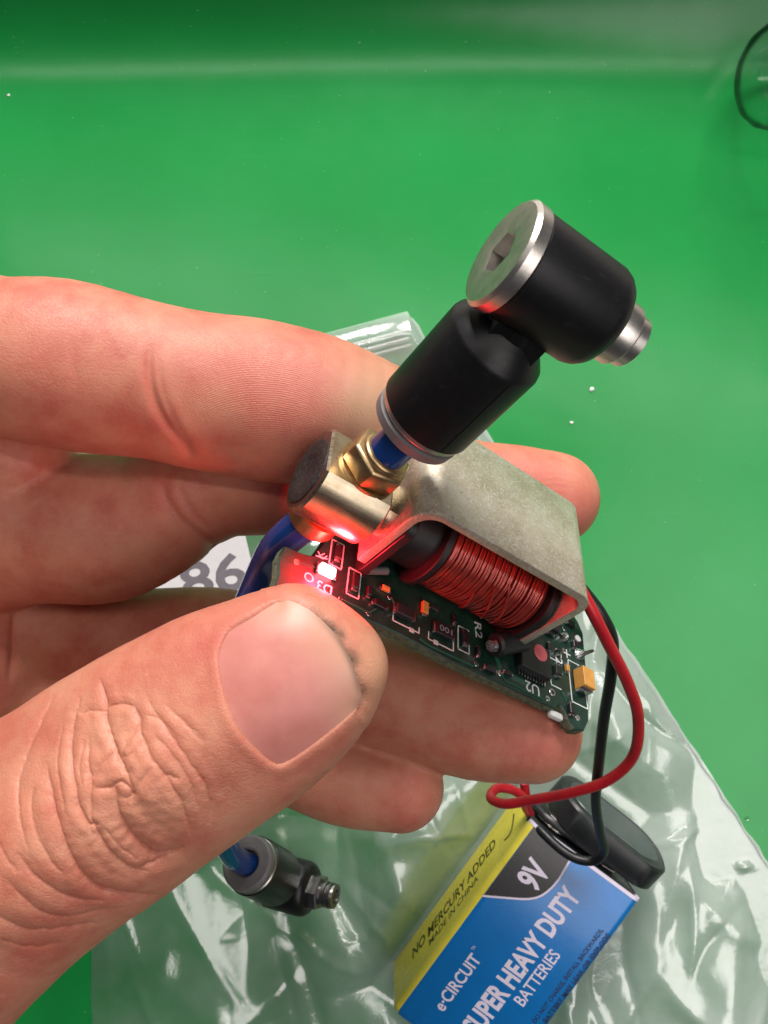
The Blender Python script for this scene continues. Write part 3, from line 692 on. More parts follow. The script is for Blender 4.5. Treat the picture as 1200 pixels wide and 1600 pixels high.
def split(V, Fq):
    E = np.sort(np.concatenate([Fq[:, [0, 1]], Fq[:, [1, 2]], Fq[:, [2, 3]], Fq[:, [3, 0]]]), 1)
    key = E[:, 0] * len(V) + E[:, 1]; uq, inv = np.unique(key, return_inverse=True); n = len(Fq)
    mid = (V[uq // len(V)] + V[uq % len(V)]) / 2; em = inv + len(V); cen = V[Fq].mean(1); ce = np.arange(n) + len(V) + len(uq)
    m01, m12, m23, m30 = em[:n], em[n:2 * n], em[2 * n:3 * n], em[3 * n:]
    NF = np.concatenate([np.stack(x, 1) for x in ((Fq[:, 0], m01, ce, m30), (m01, Fq[:, 1], m12, ce), (ce, m12, Fq[:, 2], m23), (m30, ce, m23, Fq[:, 3]))])
    return np.vstack([V, mid, cen]), NF
HV, HF = surface((-82, -84, 26), (29, 30, 104), .46)
HV = project(relax(HV, HF, 2), 1); HV, HF = split(HV, HF); HV = relax(HV, HF, 2)
def vnormals(V, Fq):
    n = np.cross(V[Fq[:, 2]] - V[Fq[:, 0]], V[Fq[:, 3]] - V[Fq[:, 1]]); o = np.zeros_like(V)
    for c in range(4):
        for a in range(3): o[:, a] += np.bincount(Fq[:, c], n[:, a], len(V))
    return o / np.maximum(np.linalg.norm(o, axis=1, keepdims=True), 1e-9)
_p = 600 + F * HV[:, 0] / (H - HV[:, 2]); _q = 800 - F * HV[:, 1] / (H - HV[:, 2]); _n = vnormals(HV, HF)
_ok = (_p < 350) & (_p > -30) & (_q > 1040) & (_q < 1560) & (HV[:, 2] > 84) & (_n[:, 2] > -.1)
_sel = _ok[HF].all(1); V2, F2 = split(HV, HF[_sel]); HV, HF = V2, np.vstack([HF[~_sel], F2])
HN = vnormals(HV, HF); _, hid, HA = sdf(HV, True)
def px(V): d = H - V[:, 2]; return np.stack([600 + F * V[:, 0] / d, 800 - F * V[:, 1] / d], 1)
HP = px(HV)
vdir = np.array([0, 0, H]) - HV; vdir /= np.linalg.norm(vdir, axis=1, keepdims=True)
facing = np.einsum('ij,ij->i', HN, vdir) > -.05
def pl_dist(Q, pl):            # distance in px to a polyline, with parameter
    best = np.full(len(Q), 1e9); par = np.zeros(len(Q)); pl = np.array(pl, float); n = len(pl) - 1
    for i in range(n):
        a, b = pl[i], pl[i + 1]; ab = b - a; t = np.clip(((Q - a) @ ab) / max(ab @ ab, 1e-9), 0, 1); d = np.linalg.norm(Q - a - t[:, None] * ab, axis=1)
        c = d < best; best[c] = d[c]; par[c] = (i + t[c]) / n
    return best, par
def in_poly(Q, poly):
    r = np.zeros(len(Q), bool); n = len(poly)
    for i in range(n):
        x1, y1 = poly[i]; x2, y2 = poly[(i + 1) % n]
        c = ((y1 > Q[:, 1]) != (y2 > Q[:, 1])); xx = (x2 - x1) * (Q[:, 1] - y1) / (y2 - y1 + 1e-12) + x1; r ^= c & (Q[:, 0] < xx)
    return r
disp = np.zeros(len(HV)); tone = np.zeros((len(HV), 4), np.float32); tone[:, 3] = 1
th = np.where((hid == 'thumb') & facing)[0]; TQ = HP[th]
# creases over the thumb knuckle (a, depth, width) traced on a 2.5x enlargement with origin (0, 900)
def q7(l): return [(x / 2.5, 900 + y / 2.5) for x, y in l]
WR = [([(392, 400), (412, 480), (415, 560), (440, 640), (465, 710), (500, 770), (525, 830)], .62, 1.0),
      ([(318, 470), (285, 580), (275, 660), (280, 740), (295, 830), (305, 900), (345, 980), (372, 1020)], .50, .9),
      ([(215, 460), (165, 560), (110, 680), (75, 780), (68, 880), (80, 980), (112, 1075)], .34, 1.0),
      ([(182, 720), (200, 860), (230, 980), (270, 1090), (330, 1180), (430, 1235), (560, 1248), (640, 1240)], .62, 1.3),
      ([(452, 820), (460, 920), (500, 1000), (560, 1060), (610, 1092), (670, 1085), (720, 1060)], .80, 1.5),
      ([(350, 620), (342, 720), (355, 800), (352, 900), (372, 990), (430, 1080), (510, 1140), (590, 1155)], .46, .9),
      ([(525, 490), (545, 600), (590, 700), (650, 780), (700, 860), (730, 940), (742, 1010)], .36, .9),
      ([(565, 460), (650, 600), (720, 700), (790, 800), (820, 880), (815, 970)], .28, .8),
      ([(415, 512), (470, 500), (530, 508)], .36, .8), ([(522, 510), (548, 570), (505, 640), (470, 702)], .34, .8),
      ([(365, 835), (430, 825), (478, 800), (520, 840), (522, 885)], .42, .8), ([(445, 690), (392, 738), (365, 790)], .34, .8),
      ([(640, 768), (705, 792)], .26, .8), ([(60, 1080), (150, 1190), (280, 1258), (420, 1270)], .34, 1.4),
      ([(-40, 1320), (100, 1382), (270, 1370), (400, 1350)], .30, 1.6), ([(300, 890), (340, 965), (395, 975)], .30, .7),
      ([(530, 1150), (585, 1125), (650, 1100)], .34, 1.0), ([(690, 540), (750, 610), (795, 655)], .16, .8), ([(640, 500), (720, 570), (800, 640)], .14, .8),
      ([(250, 560), (225, 700), (235, 820), (260, 950)], .22, .9), ([(130, 820), (120, 900), (140, 1010), (200, 1120), (260, 1180)], .26, 1.0),
      ([(310, 540), (350, 525), (410, 530)], .26, .7), ([(465, 715), (520, 690), (560, 640)], .24, .7), ([(480, 870), (520, 850), (560, 790), (600, 740)], .22, .7),
      ([(20, 1180), (120, 1290), (240, 1330), (380, 1310), (500, 1290)], .26, 1.2), ([(-30, 1000), (20, 1100), (70, 1160)], .24, 1.0),
      ([(400, 980), (470, 1060), (540, 1110)], .24, .8), ([(330, 640), (310, 740), (325, 830)], .24, .7), ([(600, 620), (660, 680), (740, 800), (770, 900)], .18, .7),
      ([(-20, 1420), (120, 1450), (260, 1430)], .22, 1.4), ([(560, 540), (620, 560), (700, 640)], .14, .7)]
for pl_, dep, wd in WR:
    pc = crom(q7(pl_), 5); pc = pc + RNG.normal(0, .7, pc.shape)
    d, t = pl_dist(TQ, pc); env = np.clip(np.minimum(t, 1 - t) * 5, 0, 1) ** .6
    wpx = 2.0 * wd
    disp[th] += env * (-dep * .46 * np.exp(-np.abs(d / wpx) ** 1.2) - dep * .22 * np.exp(-(d / (3.4 * wpx)) ** 2) + dep * .10 * np.exp(-((d - 8 * wpx) / (3.5 * wpx)) ** 2))
    tone[th, 0] += .12 * env * dep * np.exp(-(d / (wpx * 1.6)) ** 2)
# knuckle mound
d, t = pl_dist(TQ, [(225, 1215), (265, 1265)]); disp[th] += .5 * np.exp(-(d / 50) ** 2)
# nail
q8 = lambda l: [(330 + x / 4, 900 + y / 4) for x, y in l]
fold = q8([(410, 140), (330, 185), (250, 240), (110, 330), (55, 430), (38, 530), (58, 680), (110, 850), (180, 985), (270, 1085), (350, 1158), (425, 1190), (500, 1160), (580, 1108), (700, 1020), (850, 900), (925, 825)])
free = q8([(925, 825), (938, 740), (905, 620), (860, 500), (795, 390), (720, 310), (620, 222), (510, 162), (410, 140)])
fold_s = crom(fold, 6); free_s = crom(free, 8); npoly = np.vstack([fold_s[:-1], free_s[:-1]])
k = 84 / F
ins_ = in_poly(TQ, npoly); dfo, tfo = pl_dist(TQ, fold_s); dfr, tfr = pl_dist(TQ, free_s); dfo *= k; dfr *= k
near = np.minimum(dfo, dfr)
ss = lambda x: np.clip(x, 0, 1) ** 2 * (3 - 2 * np.clip(x, 0, 1))
dn = np.zeros(len(th)); outside = ~ins_
dn[ins_] = -.6 * ss(np.minimum(dfo, dfr + .0)[ins_] / .5) 
rid = outside & (dfo < dfr + .3)
edge_fade = np.clip(np.minimum(tfo, 1 - tfo) * 8, 0.15, 1)
dn += np.where(rid, .10 * np.exp(-((dfo - .5) / .6) ** 2) * edge_fade, 0)
fr_ = outside & (dfr <= dfo + .3)
dn += np.where(fr_, -.20 * np.exp(-(dfr / .6) ** 2) + .1 * np.exp(-((dfr - 1.6) / .9) ** 2), 0)
disp[th] = np.where(near < 3.2, disp[th] * ss(near / 3.2), disp[th]) + dn
tone[th, 0] += .18 * np.exp(-(dfo / 2.5) ** 2) * outside
dirt_t = np.exp(-((tfr - .40) / .30) ** 2)
tone[th, 2] += np.where(dfr < 2.2, np.exp(-(dfr / .8) ** 2) * dirt_t * 1.6, 0)
# finger creases elsewhere
def crease(name, pl_, dep, wpx, red=.25):
    i = np.where((hid == name) & facing)[0]; d, t = pl_dist(HP[i], crom(pl_, 5)); env = np.clip(np.minimum(t, 1 - t) * 5, 0, 1)
    dep = dep * .62; disp[i] += env * (-dep * np.exp(-(d / wpx) ** 2) + dep * .35 * np.exp(-((d - 2.6 * wpx) / (2 * wpx)) ** 2)); tone[i, 0] += env * red * np.exp(-(d / (2 * wpx)) ** 2)
crease('index', [(236, 530), (233, 575), (240, 620), (258, 660), (290, 700), (300, 720)], .55, 7)
crease('index', [(250, 540), (252, 600), (275, 660), (310, 715)], .18, 5, .1)
crease('index', [(120, 470), (112, 540), (120, 610)], .12, 7, .1)
crease('middle', [(250, 745), (262, 785), (290, 820), (330, 850), (345, 865)], .6, 8)
crease('middle', [(275, 750), (300, 800), (345, 838)], .3, 6)
crease('palm', [(15, 890), (22, 950), (20, 1010), (14, 1070)], .6, 6)
crease('palm', [(150, 955), (172, 985), (176, 1010)], .3, 5)
crease('middle', [(858, 716), (868, 713), (880, 716)], .3, 3)
for yy in (735, 745, 754, 763): crease('middle', [(840, yy), (868, yy - 4), (900, yy + 2)], .07, 3.5, .03)
for j in range(9): crease('palm', [(66 + j * 4, 1000 + j * 7), (84 + j * 4, 990 + j * 6), (108 + j * 2, 983 + j * 6)], .10, 2.4, .04)
# gentle unevenness of flesh
def wob(P, s, seed):
    r = np.random.default_rng(seed); o = np.zeros(len(P))
    for _ in range(7):
        kx = r.normal(0, 1, 3); kx *= s / np.linalg.norm(kx); o += np.sin(P @ kx + r.uniform(0, 6.28))
    return o / 7
kn_ = np.exp(-((HP[:, 0] - 185) / 110) ** 2 - ((HP[:, 1] - 1230) / 130) ** 2) * ((hid == 'thumb') & facing)
disp += kn_ * (.16 * wob(HV, 2.6, 11) + .08 * wob(HV, 5.5, 12)); tone[:, 0] += .14 * kn_
disp += .22 * wob(HV, .35, 1) + .10 * wob(HV, .8, 2)
HV2 = HV + HN * disp[:, None]
# skin tone maps: redness and pressed pale areas
def blot(cx, cy, sx, sy, ch, amt, who=None, ang=0.0):
    c, s = math.cos(ang), math.sin(ang); dx, dy = HP[:, 0] - cx, HP[:, 1] - cy; u, v = dx * c + dy * s, -dx * s + dy * c
    g = amt * np.exp(-(u / sx) ** 2 - (v / sy) ** 2); 
    if who: g = g * (hid == who)
    tone[:, ch] += g
blot(440, 600, 130, 80, 0, .55, 'index', .3); blot(60, 540, 120, 70, 0, .35, 'index'); blot(575, 640, 55, 75, 1, .85, 'index', .4); blot(300, 560, 60, 60, 0, .2, 'index')
blot(880, 800, 60, 60, 0, .6, 'middle'); blot(800, 730, 90, 50, 0, .35, 'middle')
blot(330, 1000, 110, 60, 0, .35, 'thumb', -.5); blot(590, 1050, 40, 90, 1, .55, 'thumb'); blot(180, 1230, 140, 120, 1, .22, 'thumb')
blot(850, 1160, 70, 60, 0, .3, 'ring'); blot(660, 1240, 60, 60, 0, .3, 'pinky')
tone[:, :3] = np.clip(tone[:, :3] + np.stack([.05 * wob(HV, .25, 5) + .04, 0 * HP[:, 0], 0 * HP[:, 0]], 1), 0, 1)
# friction ridges on the pads: phase and strength
ridge = np.zeros((len(HV), 4), np.float32); ridge[:, 3] = 1
def ridges(who, cx, cy, sx, sy, ang, amt):
    i = hid == who; dx, dy = HP[:, 0] - cx, HP[:, 1] - cy; c, s = math.cos(ang), math.sin(ang)
    u = (dx * c + dy * s) * .001; v = (-dx * s + dy * c)
    ridge[i, 0] = (u + 2.2e-6 * v * v + .5)[i]; ridge[i, 1] = (amt * np.exp(-((dx / sx) ** 2 + (dy / sy) ** 2)))[i]
ridges('ring', 770, 1150, 110, 70, math.radians(125), 1.0); ridges('pinky', 620, 1225, 75, 60, math.radians(120), .9)
ridges('index', 450, 640, 260, 120, math.radians(80), .8); ridges('middle', 300, 830, 200, 100, math.radians(70), .5)
ridges('palm', 90, 1010, 80, 80, math.radians(40), .5)

def attr(me, name, arr):
    a = me.attributes.new(name, 'FLOAT_COLOR', 'POINT'); a.data.foreach_set('color', arr.astype(np.float32).ravel())
def fast_mesh(name, V, Fq, material, parent=None):
    me = bpy.data.meshes.new(name); me.vertices.add(len(V)); me.vertices.foreach_set('co', (V * S).astype(np.float32).ravel())
    n = len(Fq); me.loops.add(n * 4); me.loops.foreach_set('vertex_index', Fq.astype(np.int32).ravel()); me.polygons.add(n)
    me.polygons.foreach_set('loop_start', np.arange(0, n * 4, 4, dtype=np.int32)); me.update(calc_edges=True); me.validate()
    me.polygons.foreach_set('use_smooth', [True] * len(me.polygons)); me.materials.append(material)
    o = bpy.data.objects.new(name, me); C.objects.link(o)
    if parent: o.parent = parent
    return o
hand = fast_mesh('hand', HV2, HF, M['skin']); attr(hand.data, 'tone', tone); attr(hand.data, 'ridge', ridge)
tag(hand, 'bare hand pinching the valve between thumb and fingers', 'hand')

# nail plate
cn = np.array([452.0, 1056.0]); N_, K_ = len(npoly), 26
rings = np.concatenate([[0.02], np.linspace(.06, 1, K_)])
NP = np.concatenate([cn + (npoly - cn) * s for s in rings])
org = np.array([0, 0, H]); dirs = np.stack([(NP[:, 0] - 600) / F, (800 - NP[:, 1]) / F, -np.ones(len(NP))], 1); dl = np.linalg.norm(dirs, axis=1, keepdims=True); dirs /= dl
tt = np.full(len(NP), 64.0)
for _ in range(40):
    q = org + dirs * tt[:, None]; tt += np.clip(sdf(q) * .8, -2, 3)
q = org + dirs * tt[:, None]; gn = grad(q)
dfo2, _ = pl_dist(NP, fold_s); dfr2, tfr2 = pl_dist(NP, free_s); dfo2 *= k; dfr2 *= k
off = -.16 + .17 * ss(dfo2 / 1.0) + .12 * ss(dfo2 / 5) + .03 * ss(1 - dfr2 / 2.0)
gm = gn.mean(0); gm /= np.linalg.norm(gm); gnn = gn * .8 + gm * .2; gnn /= np.linalg.norm(gnn, axis=1, keepdims=True)
R_ = len(rings); nv = (q + gnn * off[:, None]).reshape(R_, N_, 3)
for _ in range(60):
    sm = (np.roll(nv, 1, 1) + np.roll(nv, -1, 1) + np.vstack([nv[:1], nv[:-1]]) + np.vstack([nv[1:], nv[-1:]])) / 4
    sm[0] = sm[1].mean(0) * .6 + sm[0] * .4; nv[:-1] = sm[:-1]
nv = nv.reshape(-1, 3); fcs = []
for i in range(R_ - 1):
    for j in range(N_):
        j2 = (j + 1) % N_; fcs.append((i * N_ + j, (i + 1) * N_ + j, (i + 1) * N_ + j2, i * N_ + j2))
fcs.append(tuple(range(N_)))
low = q + gnn * (off - .42)[:, None]; b0 = len(nv)
bot = [b0 + j for j in range(N_)]; allv = np.vstack([nv, low[-N_:]])
for j in range(N_): j2 = (j + 1) % N_; fcs.append(((R_ - 1) * N_ + j, bot[j], bot[j2], (R_ - 1) * N_ + j2))
nail = link('thumbnail', allv, fcs, M['nail'], hand, True, None, 50)
bm = bmesh.new(); bm.from_mesh(nail.data); bmesh.ops.recalc_face_normals(bm, faces=bm.faces); bm.to_mesh(nail.data); bm.free()
nt = np.zeros((len(allv), 4)); nt[:, 3] = 1
nt[:len(nv), 0] = np.clip(1.05 - dfr2 / 4.5, 0, 1) * .6; nt[:len(nv), 1] = np.exp(-(dfr2 / .42) ** 2) * np.exp(-((tfr2 - .38) / .30) ** 2) * .85
nt[len(nv):, 1] = .6
attr(nail.data, 'tone', nt)

# ================================================================== battery
BX = np.array([.8064, -.5914, 0]); BY = np.array([.5914, .8064, 0]); BZ0 = 1.1; BH = 17.5
TL = W(830, 1285, H - BZ0 - BH); TL[2] = 0; BC = TL + BX * 13.25
RB = np.stack([BX, BY, np.array([0, 0, 1.])], 1)
battery = tag(empty('battery', (BC[0], BC[1], BZ0), RB), 'blue, black and yellow 9V battery lying on the clear plastic bag', 'battery')
def pb(px_, py_):              # point on the printed top face -> battery coordinates
    w = W(px_, py_, H - BZ0 - BH) - np.array([BC[0], BC[1], 0]); return np.array([w @ BX, w @ BY])
LEN = 46.0; sec = [(x, z + BH / 2) for x, z in rrect(13.25, BH / 2, 1.9, 6)]; ns = len(sec)
m = MB(); vs = []; ys = [(-LEN, .82), (-LEN + .5, .95), (-LEN + 1.4, 1), (-.5, 1), (0, .985)]
for y, s_ in ys: vs += [(x * (1 - (1 - s_) * .55), y, BH / 2 + (z - BH / 2) * s_) for x, z in sec]
f = []; mi = []
for i in range(len(ys) - 1):
    for j in range(ns):
        j2 = (j + 1) % ns; f.append((i * ns + j, i * ns + j2, (i + 1) * ns + j2, (i + 1) * ns + j))
        xm = (sec[j][0] + sec[j2][0]) / 2; mi.append(1 if xm < -12.35 else 0)
f += [tuple(range(ns)), tuple(range(5 * ns - 1, 4 * ns - 1, -1))]; mi += [0, 2]
m.v = vs; m.f = f; m.m = mi
case = m.build('case', [M['blue'], M['yellow'], M['blackink']], battery, sharp=40)
# rolled pale rim at the terminal end
vs = []; n4 = 4
for y, g in ((-.35, .05), (.25, .02), (.3, -.35), (-.1, -.75)):
    vs += [(x + g * (1 if x > 0 else -1), y, z + g * (1 if z > BH / 2 else -1)) for x, z in sec]
f = []
for i in range(3):
    for j in range(ns): j2 = (j + 1) % ns; f.append((i * ns + j, i * ns + j2, (i + 1) * ns + j2, (i + 1) * ns + j))
m = MB(); m.add(vs, f); m.build('rim', M['lilac'], battery)
# black corner panel with pale outline
cur = [pb(*p) for p in ((891, 1345), (884, 1359), (873, 1377), (858, 1393), (842, 1403), (822, 1406.5), (795, 1405), (756, 1403))]; cur[0][1] = -.42; cur[-1][0] = -12.30
cs = crom(cur, 6)
poly = [(-12.30, -.42)] + [tuple(p) for p in cs[::-1]]
m = MB(); m.prism(poly, BH + .006, BH + .018); panel = m.build('black_panel', M['blackink'], battery, smooth=False)
m = MB(); nrm = np.gradient(cs, axis=0); nrm = np.stack([-nrm[:, 1], nrm[:, 0]], 1); nrm /= np.linalg.norm(nrm, axis=1, keepdims=True)
a_, b_ = cs - nrm * .02, cs + nrm * .42 * (1 if nrm[10, 1] < 0 else -1)
vs = [(x, y, BH + .022) for x, y in a_] + [(x, y, BH + .022) for x, y in b_]; nn = len(cs)
m.add(vs, [(i, i + 1, nn + i + 1, nn + i) for i in range(nn - 1)]); m.build('panel_outline', M['lilac'], panel, smooth=False)
def btext(txt, p0, p1, h, mt, bold=.0, lift=.03, shear=0, dx=0.0):
    a, b = pb(*p0), pb(*p1); x = (a[0] + b[0]) / 2 + dx
    return lettering(txt, (x, a[1], BH), (0, 1, 0), (-1, 0, 0), h, b[1] - a[1], mt, battery, bold, lift, shear=shear)
btext('9V', (839, 1396), (864, 1363), 5.4, M['lilac'], .03)
btext('SUPER HEAVY DUTY', (749, 1622), (910, 1402), 4.5, M['lilac'], .035)
btext('BATTERIES', (817, 1573), (878, 1494), 2.55, M['lilac'], .012)
btext('e·CIRCUIT', (693, 1582), (753, 1500), 2.6, M['lilac'], .022)
btext('TM', (752, 1494), (756, 1489), .6, M['lilac'], .01, dx=-1.9)
btext('DO NOT CHARGE, INSTALL BACKWARDS,', (838, 1600), (945, 1455), 1.15, M['navy'], .03)
btext('BATTERY MAY LEAK OR EXPLODE', (855, 1600), (955, 1462), 1.15, M['navy'], .03)
def stext(txt, ya, yb, z, h, bold):
    return lettering(txt, (-13.25, ya, z), (0, 1, 0), (0, 0, -1), h, yb - ya, M['olive'], battery, bold, .03, shear=.12)
stext('NO MERCURY ADDED', -38.5, -9.5, 9.6, 3.6, .02); stext('MADE IN CHINA', -33.0, -16.5, 12.9, 2.2, .01)
m = MB(); m.tube([(-13.28, -7.2 + 4.4 * t, 11.8 - 4.5 * t + 2.2 * math.sin(math.pi * t)) for t in np.linspace(0, 1, 9)], .16, 6); m.build('printed_mark', M['olive'], battery)
# terminal end
m = MB(); m.box((0, .02, BH / 2), (24.2, .5, 15.2)); endp = m.build('end_plate', M['vinyl'], battery, bevel=.15)
for x in (-6.35, 6.35):
    m = MB(); m.lathe([(.1, 3.4), (.9, 3.3), (1.0, 2.7), (3.0, 2.7), (3.2, 2.4)], (x, .2, BH / 2), (0, 1, 0), 6 if x > 0 else 32); m.build('terminal', M['steel'], battery)

# ================================================================== snap connector with its two leads
conn = tag(empty('snap_connector', (BC[0], BC[1], BZ0), RB), 'black snap connector with red and black leads clipped on the battery end', 'connector')
def cap_prism(hx, hz, r, y0_, y1_, cx=0, cz=BH / 2, tilt=0.0, lean=0.0):
    p = rrect(hx, hz, r, 8); n = len(p); m = MB(); vs = []
    for y, s in ((y0_, .97), (y0_ + .3, 1), (y1_ - .5, 1), (y1_, .955)): vs += [(cx + x * s, y + x * tilt, cz + z * s) for x, z in p]
    f = [tuple(range(n)), tuple(range(4 * n - 1, 3 * n - 1, -1))]
    for i in range(3): f += [(i * n + j, i * n + (j + 1) % n, (i + 1) * n + (j + 1) % n, (i + 1) * n + j) for j in range(n)]
    c_, s_ = math.cos(lean), math.sin(lean); ym = (y0_ + y1_) / 2
    vs = [(x, ym + (y - ym) * c_ - (z - cz) * s_, cz + (y - ym) * s_ + (z - cz) * c_) for x, y, z in vs]
    m.add(vs, f); return m
LN = math.radians(13)
cap = cap_prism(13.2, 7.4, 6.6, 3.4, 8.8, 2.8, BH / 2 + 1.2, -.03, LN).build('cap', M['vinyl'], conn, sharp=40)
cap_prism(11.3, 5.6, 5.2, 3.2, 9.0, 2.8, BH / 2 + 1.2, -.03, LN).build('face_panel', M['vinylface'], cap, sharp=40)
cap_prism(11.2, 6.6, 6.0, 1.2, 2.6, -1.8, BH / 2 + .2).build('base_plate', M['vinyl'], conn, sharp=40)
for x in (-6.35, 6.35):
    m = MB(); m.lathe([(2.2, 3.6), (2.5, 3.9), (4.0, 3.9), (4.6, 3.4)], (x, 0, BH / 2 + .4), (0, 1, 0), 24); m.build('snap_cup', M['darksteel'], conn)
    for dz in (6.9, 7.1): pass
    m = MB(); m.box((x - 1.0, 2.6, BH - 3.6), (5.2, .5, 1.4), 0, -.12); m.build('contact_strip', M['darksteel'], conn, bevel=.12, seg=1)
def lead(name, pts, mt):
    P = crom([W(*p) for p in pts], 10); inv = RB.T; o = np.array([BC[0], BC[1], BZ0])
    MB().tube([inv @ (p - o) for p in P], 0.90, 16).build(name, mt, conn, sharp=60)
lead('red_lead', [(898, 905, 112), (925, 955, 112.5), (950, 1005, 115), (980, 1065, 119), (997, 1120, 123), (990, 1180, 128), (950, 1219, 132), (890, 1239, 136), (830, 1250, 141), (789, 1256, 144), (767, 1247, 147), (776, 1232, 149.5), (800, 1234, 151), (818, 1247, 153), (822, 1262, 156), (828, 1272, 159)], M['redwire'])
lead('red_lead', [(819, 1222, 154), (821, 1240, 155), (824, 1262, 158)], M['redwire'])
lead('black_lead', [(905, 915, 115), (938, 958, 115.5), (957, 1002, 118), (954, 1060, 122), (944, 1120, 127), (936, 1190, 133), (931, 1250, 139), (938, 1300, 145), (944, 1328, 149), (930, 1344, 151), (905, 1343, 152), (880, 1330, 153), (850, 1303, 155), (828, 1278, 158)], M['blackwire'])

# ================================================================== paper label, plastic bag
la = W(330, 895, H - .9); ra = math.radians(13); RL = np.array([[math.cos(ra), -math.sin(ra), 0], [math.sin(ra), math.cos(ra), 0], [0, 0, 1]])
lab = tag(empty('paper_label', (la[0], la[1], .80), RL), 'white paper label printed 86 in grey lying on the plastic bag', 'label')
m = MB(); m.box((-13.0, 2.0, 0), (44, 30, .12)); m.build('sheet', M['paper'], lab, smooth=False)
lettering('86', (-7.0, -4.9, .07), (1, 0, 0), (0, 1, 0), 8.2, 14.3, M['greyink'], lab, .02, .03)

bagA, bagB, bagC, bagD = (np.array(W(*p, H)[:2]) for p in ((637, 487), (1400, 1655), (150, 1720), (105, 628)))
NU = 240
uu, vv = np.meshgrid(np.linspace(0, 1, NU), np.linspace(0, 1, NU), indexing='ij')       # u: D->A (along zip), v: down
XY = (bagD * (1 - uu[..., None]) + bagA * uu[..., None]) * (1 - vv[..., None]) + (bagC * (1 - uu[..., None]) + bagB * uu[..., None]) * vv[..., None]
XY = XY.reshape(-1, 2)
edge = np.minimum(np.minimum(uu, 1 - uu), np.minimum(vv, 1 - vv)).ravel()
XY[:, 0] += .25 * np.sin(XY[:, 1] / 9.0) * np.exp(-edge * 30) + .2 * np.sin(XY[:, 1] / 3.1 + 1) * np.exp(-edge * 40)
def rect_mask(c, ax, ay, hx, hy, soft):
    d = XY - c; a = np.abs(d @ ax) - hx; b = np.abs(d @ ay) - hy; o = np.maximum(np.maximum(a, b), 0); return 1 - np.clip(o / soft, 0, 1)
bc2 = (BC + BY * -20)[:2]
flat = np.maximum(rect_mask(bc2, BX[:2], BY[:2], 13.5, 33, 9), rect_mask(np.array([-19, -75.]), np.array([1., 0]), np.array([0, 1.]), 9, 9, 8))
lbl_d = XY - la[:2]; flat2 = rect_mask(la[:2] + np.array([-9, 2]), np.array([1., 0]), np.array([0, 1.]), 20, 14, 8)
def folds(seed, n, amp, w0_=1.3, w1_=6.5, l0_=11, l1_=34):
    r = np.random.default_rng(seed); z = np.zeros(len(XY))
    for _ in range(n):
        c = XY[r.integers(len(XY))]; an = r.normal(math.pi / 2 + .15, .42) if r.random() < .72 else r.uniform(0, math.pi)
        L = r.uniform(l0_, l1_); w = r.uniform(w0_, w1_); A = amp * r.uniform(.3, 1.0) * w / (.4 * (w0_ + w1_)) * r.choice([1, 1, -1])
        d = XY - c; s = d @ np.array([math.cos(an), math.sin(an)]); t = d @ np.array([-math.sin(an), math.cos(an)]); t = t + .012 * s * s * r.normal()
        wv = w * (1 + .5 * s / L).clip(.35, 2)
        z += A * np.exp(-(s / L) ** 2) * np.exp(-np.abs(t / wv) ** (1.6 if w0_ > 1 else 1.25))
    return z
film_faces = []
for i in range(NU - 1):
    for j in range(NU - 1): film_faces.append((i * NU + j, (i + 1) * NU + j, (i + 1) * NU + j + 1, i * NU + j + 1))
FA = np.array(film_faces)
bag = tag(empty('plastic_bag', (0, 0, 0)), 'crumpled clear zip-top plastic bag lying flat on the green mat', 'plastic bag')
zt = folds(3, 75, 2.6, 2.2, 8.0, 16, 46) + folds(31, 110, 1.1, .6, 1.7, 6, 22); zt = zt - zt.min() * .25; es = np.clip(edge / .03, 0, 1) ** .7
zt = np.maximum(zt, 0) ** .95 * es * (1 - flat) * (1 - flat2); zt = .45 + zt
zb_ = .14 + np.maximum(folds(9, 40, .12, 1, 4, 9, 26), 0) * es * (1 - flat) * (1 - flat2) * .6
ff = fast_mesh('front_film', np.column_stack([XY, zt]), FA[:, ::-1], M['film'], bag)
sheen_a = ss((XY[:, 0] + 45) / 85) ; attr(ff.data, 'sheen_paint', np.repeat(np.column_stack([sheen_a]), 4, 1))  # film painted whiter towards the right in place of reflected light
fast_mesh('back_film', np.column_stack([XY, np.minimum(zb_, zt - .2)]), FA[:, ::-1], M['backfilm'], bag)
d_ = bagA - bagD; d_ = d_ / np.linalg.norm(d_); nperp = np.array([d_[1], -d_[0]])
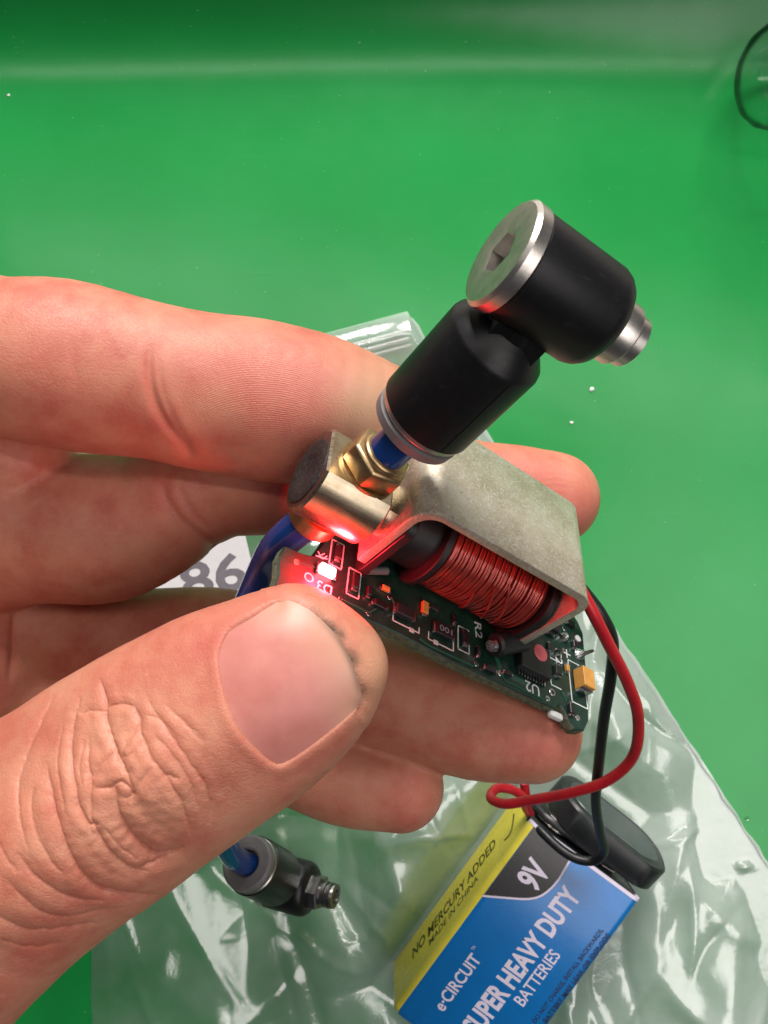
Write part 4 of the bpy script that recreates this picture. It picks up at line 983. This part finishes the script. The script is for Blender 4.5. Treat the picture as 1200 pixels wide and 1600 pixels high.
for k_, (o1, r_) in enumerate(((4.2, .55), (5.9, .45), (7.3, .3))):
    a_ = bagD + d_ * 2 + nperp * o1; b_ = bagA - d_ * 1.2 + nperp * o1
    pts = [(*(a_ + (b_ - a_) * t), .75 + .12 * math.sin(9 * t + k_)) for t in np.linspace(0, 1, 24)]
    MB().tube(pts, r_, 8).build('zip_ridge', M['zip'], bag)

sp_ = [bagA + (bagB - bagA) * t for t in np.linspace(0.01, .99, 90)]
MB().tube([(p[0] - .35 + .22 * math.sin(i * 1.7), p[1], .62 + .12 * math.sin(i * 2.3)) for i, p in enumerate(sp_)], [.34 + .12 * math.sin(i * 1.1) for i in range(90)], 8).build('side_seam', M['zip'], bag)
# ================================================================== glass vial and crumbs
vc = (72.6, 88.6, 10.9); m = MB()
pr = [(0, .05), (.25, 2.8), (1.0, 5.2), (2.6, 7.8), (5.0, 9.6), (8.5, 10.5), (60, 10.5), (60.3, 10.35), (60, 10.2), (8.6, 10.2), (5.2, 9.3), (2.9, 7.5), (1.35, 5.0), (.6, 2.6), (.35, .05)]
vial = MB().lathe(pr, (0, 0, 0), (1, .06, 0), 64, capped=False).build('glass_vial', M['glass'], None, sharp=60)
vial.location = [c * S for c in vc]; tag(vial, 'clear glass vial lying at the foot of the green back wall', 'vial')
for i, (a, b, r_, lb) in enumerate(((925, 608, .55, 'pale crumb on the green mat below the threaded tip of the fitting'), (893, 660, .32, 'tiny pale crumb on the green mat above the pink fingertip'), (1168, 1279, .5, 'shiny clear crumb on the green mat beside the bag edge'), (13, 148, .3, 'tiny pale crumb on the green mat under the wall highlight'))):
    w = W(a, b, H - .25); m = MB(); mm = bmesh.new(); bmesh.ops.create_icosphere(mm, subdivisions=1, radius=1)
    vs = [tuple((v.co * (1 + random.uniform(-.3, .3)))) for v in mm.verts]; fs = [tuple(v.index for v in f.verts) for f in mm.faces]; mm.free()
    o = link('crumb', [(x * r_ * 1.3, y * r_, z * r_ * .5) for x, y, z in vs], fs, M['paper'] if i != 2 else M['glass'], None, False)
    o.location = [w[0] * S, w[1] * S, r_ * .4 * S]; tag(o, lb, 'crumb', 'crumbs scattered on the mat')
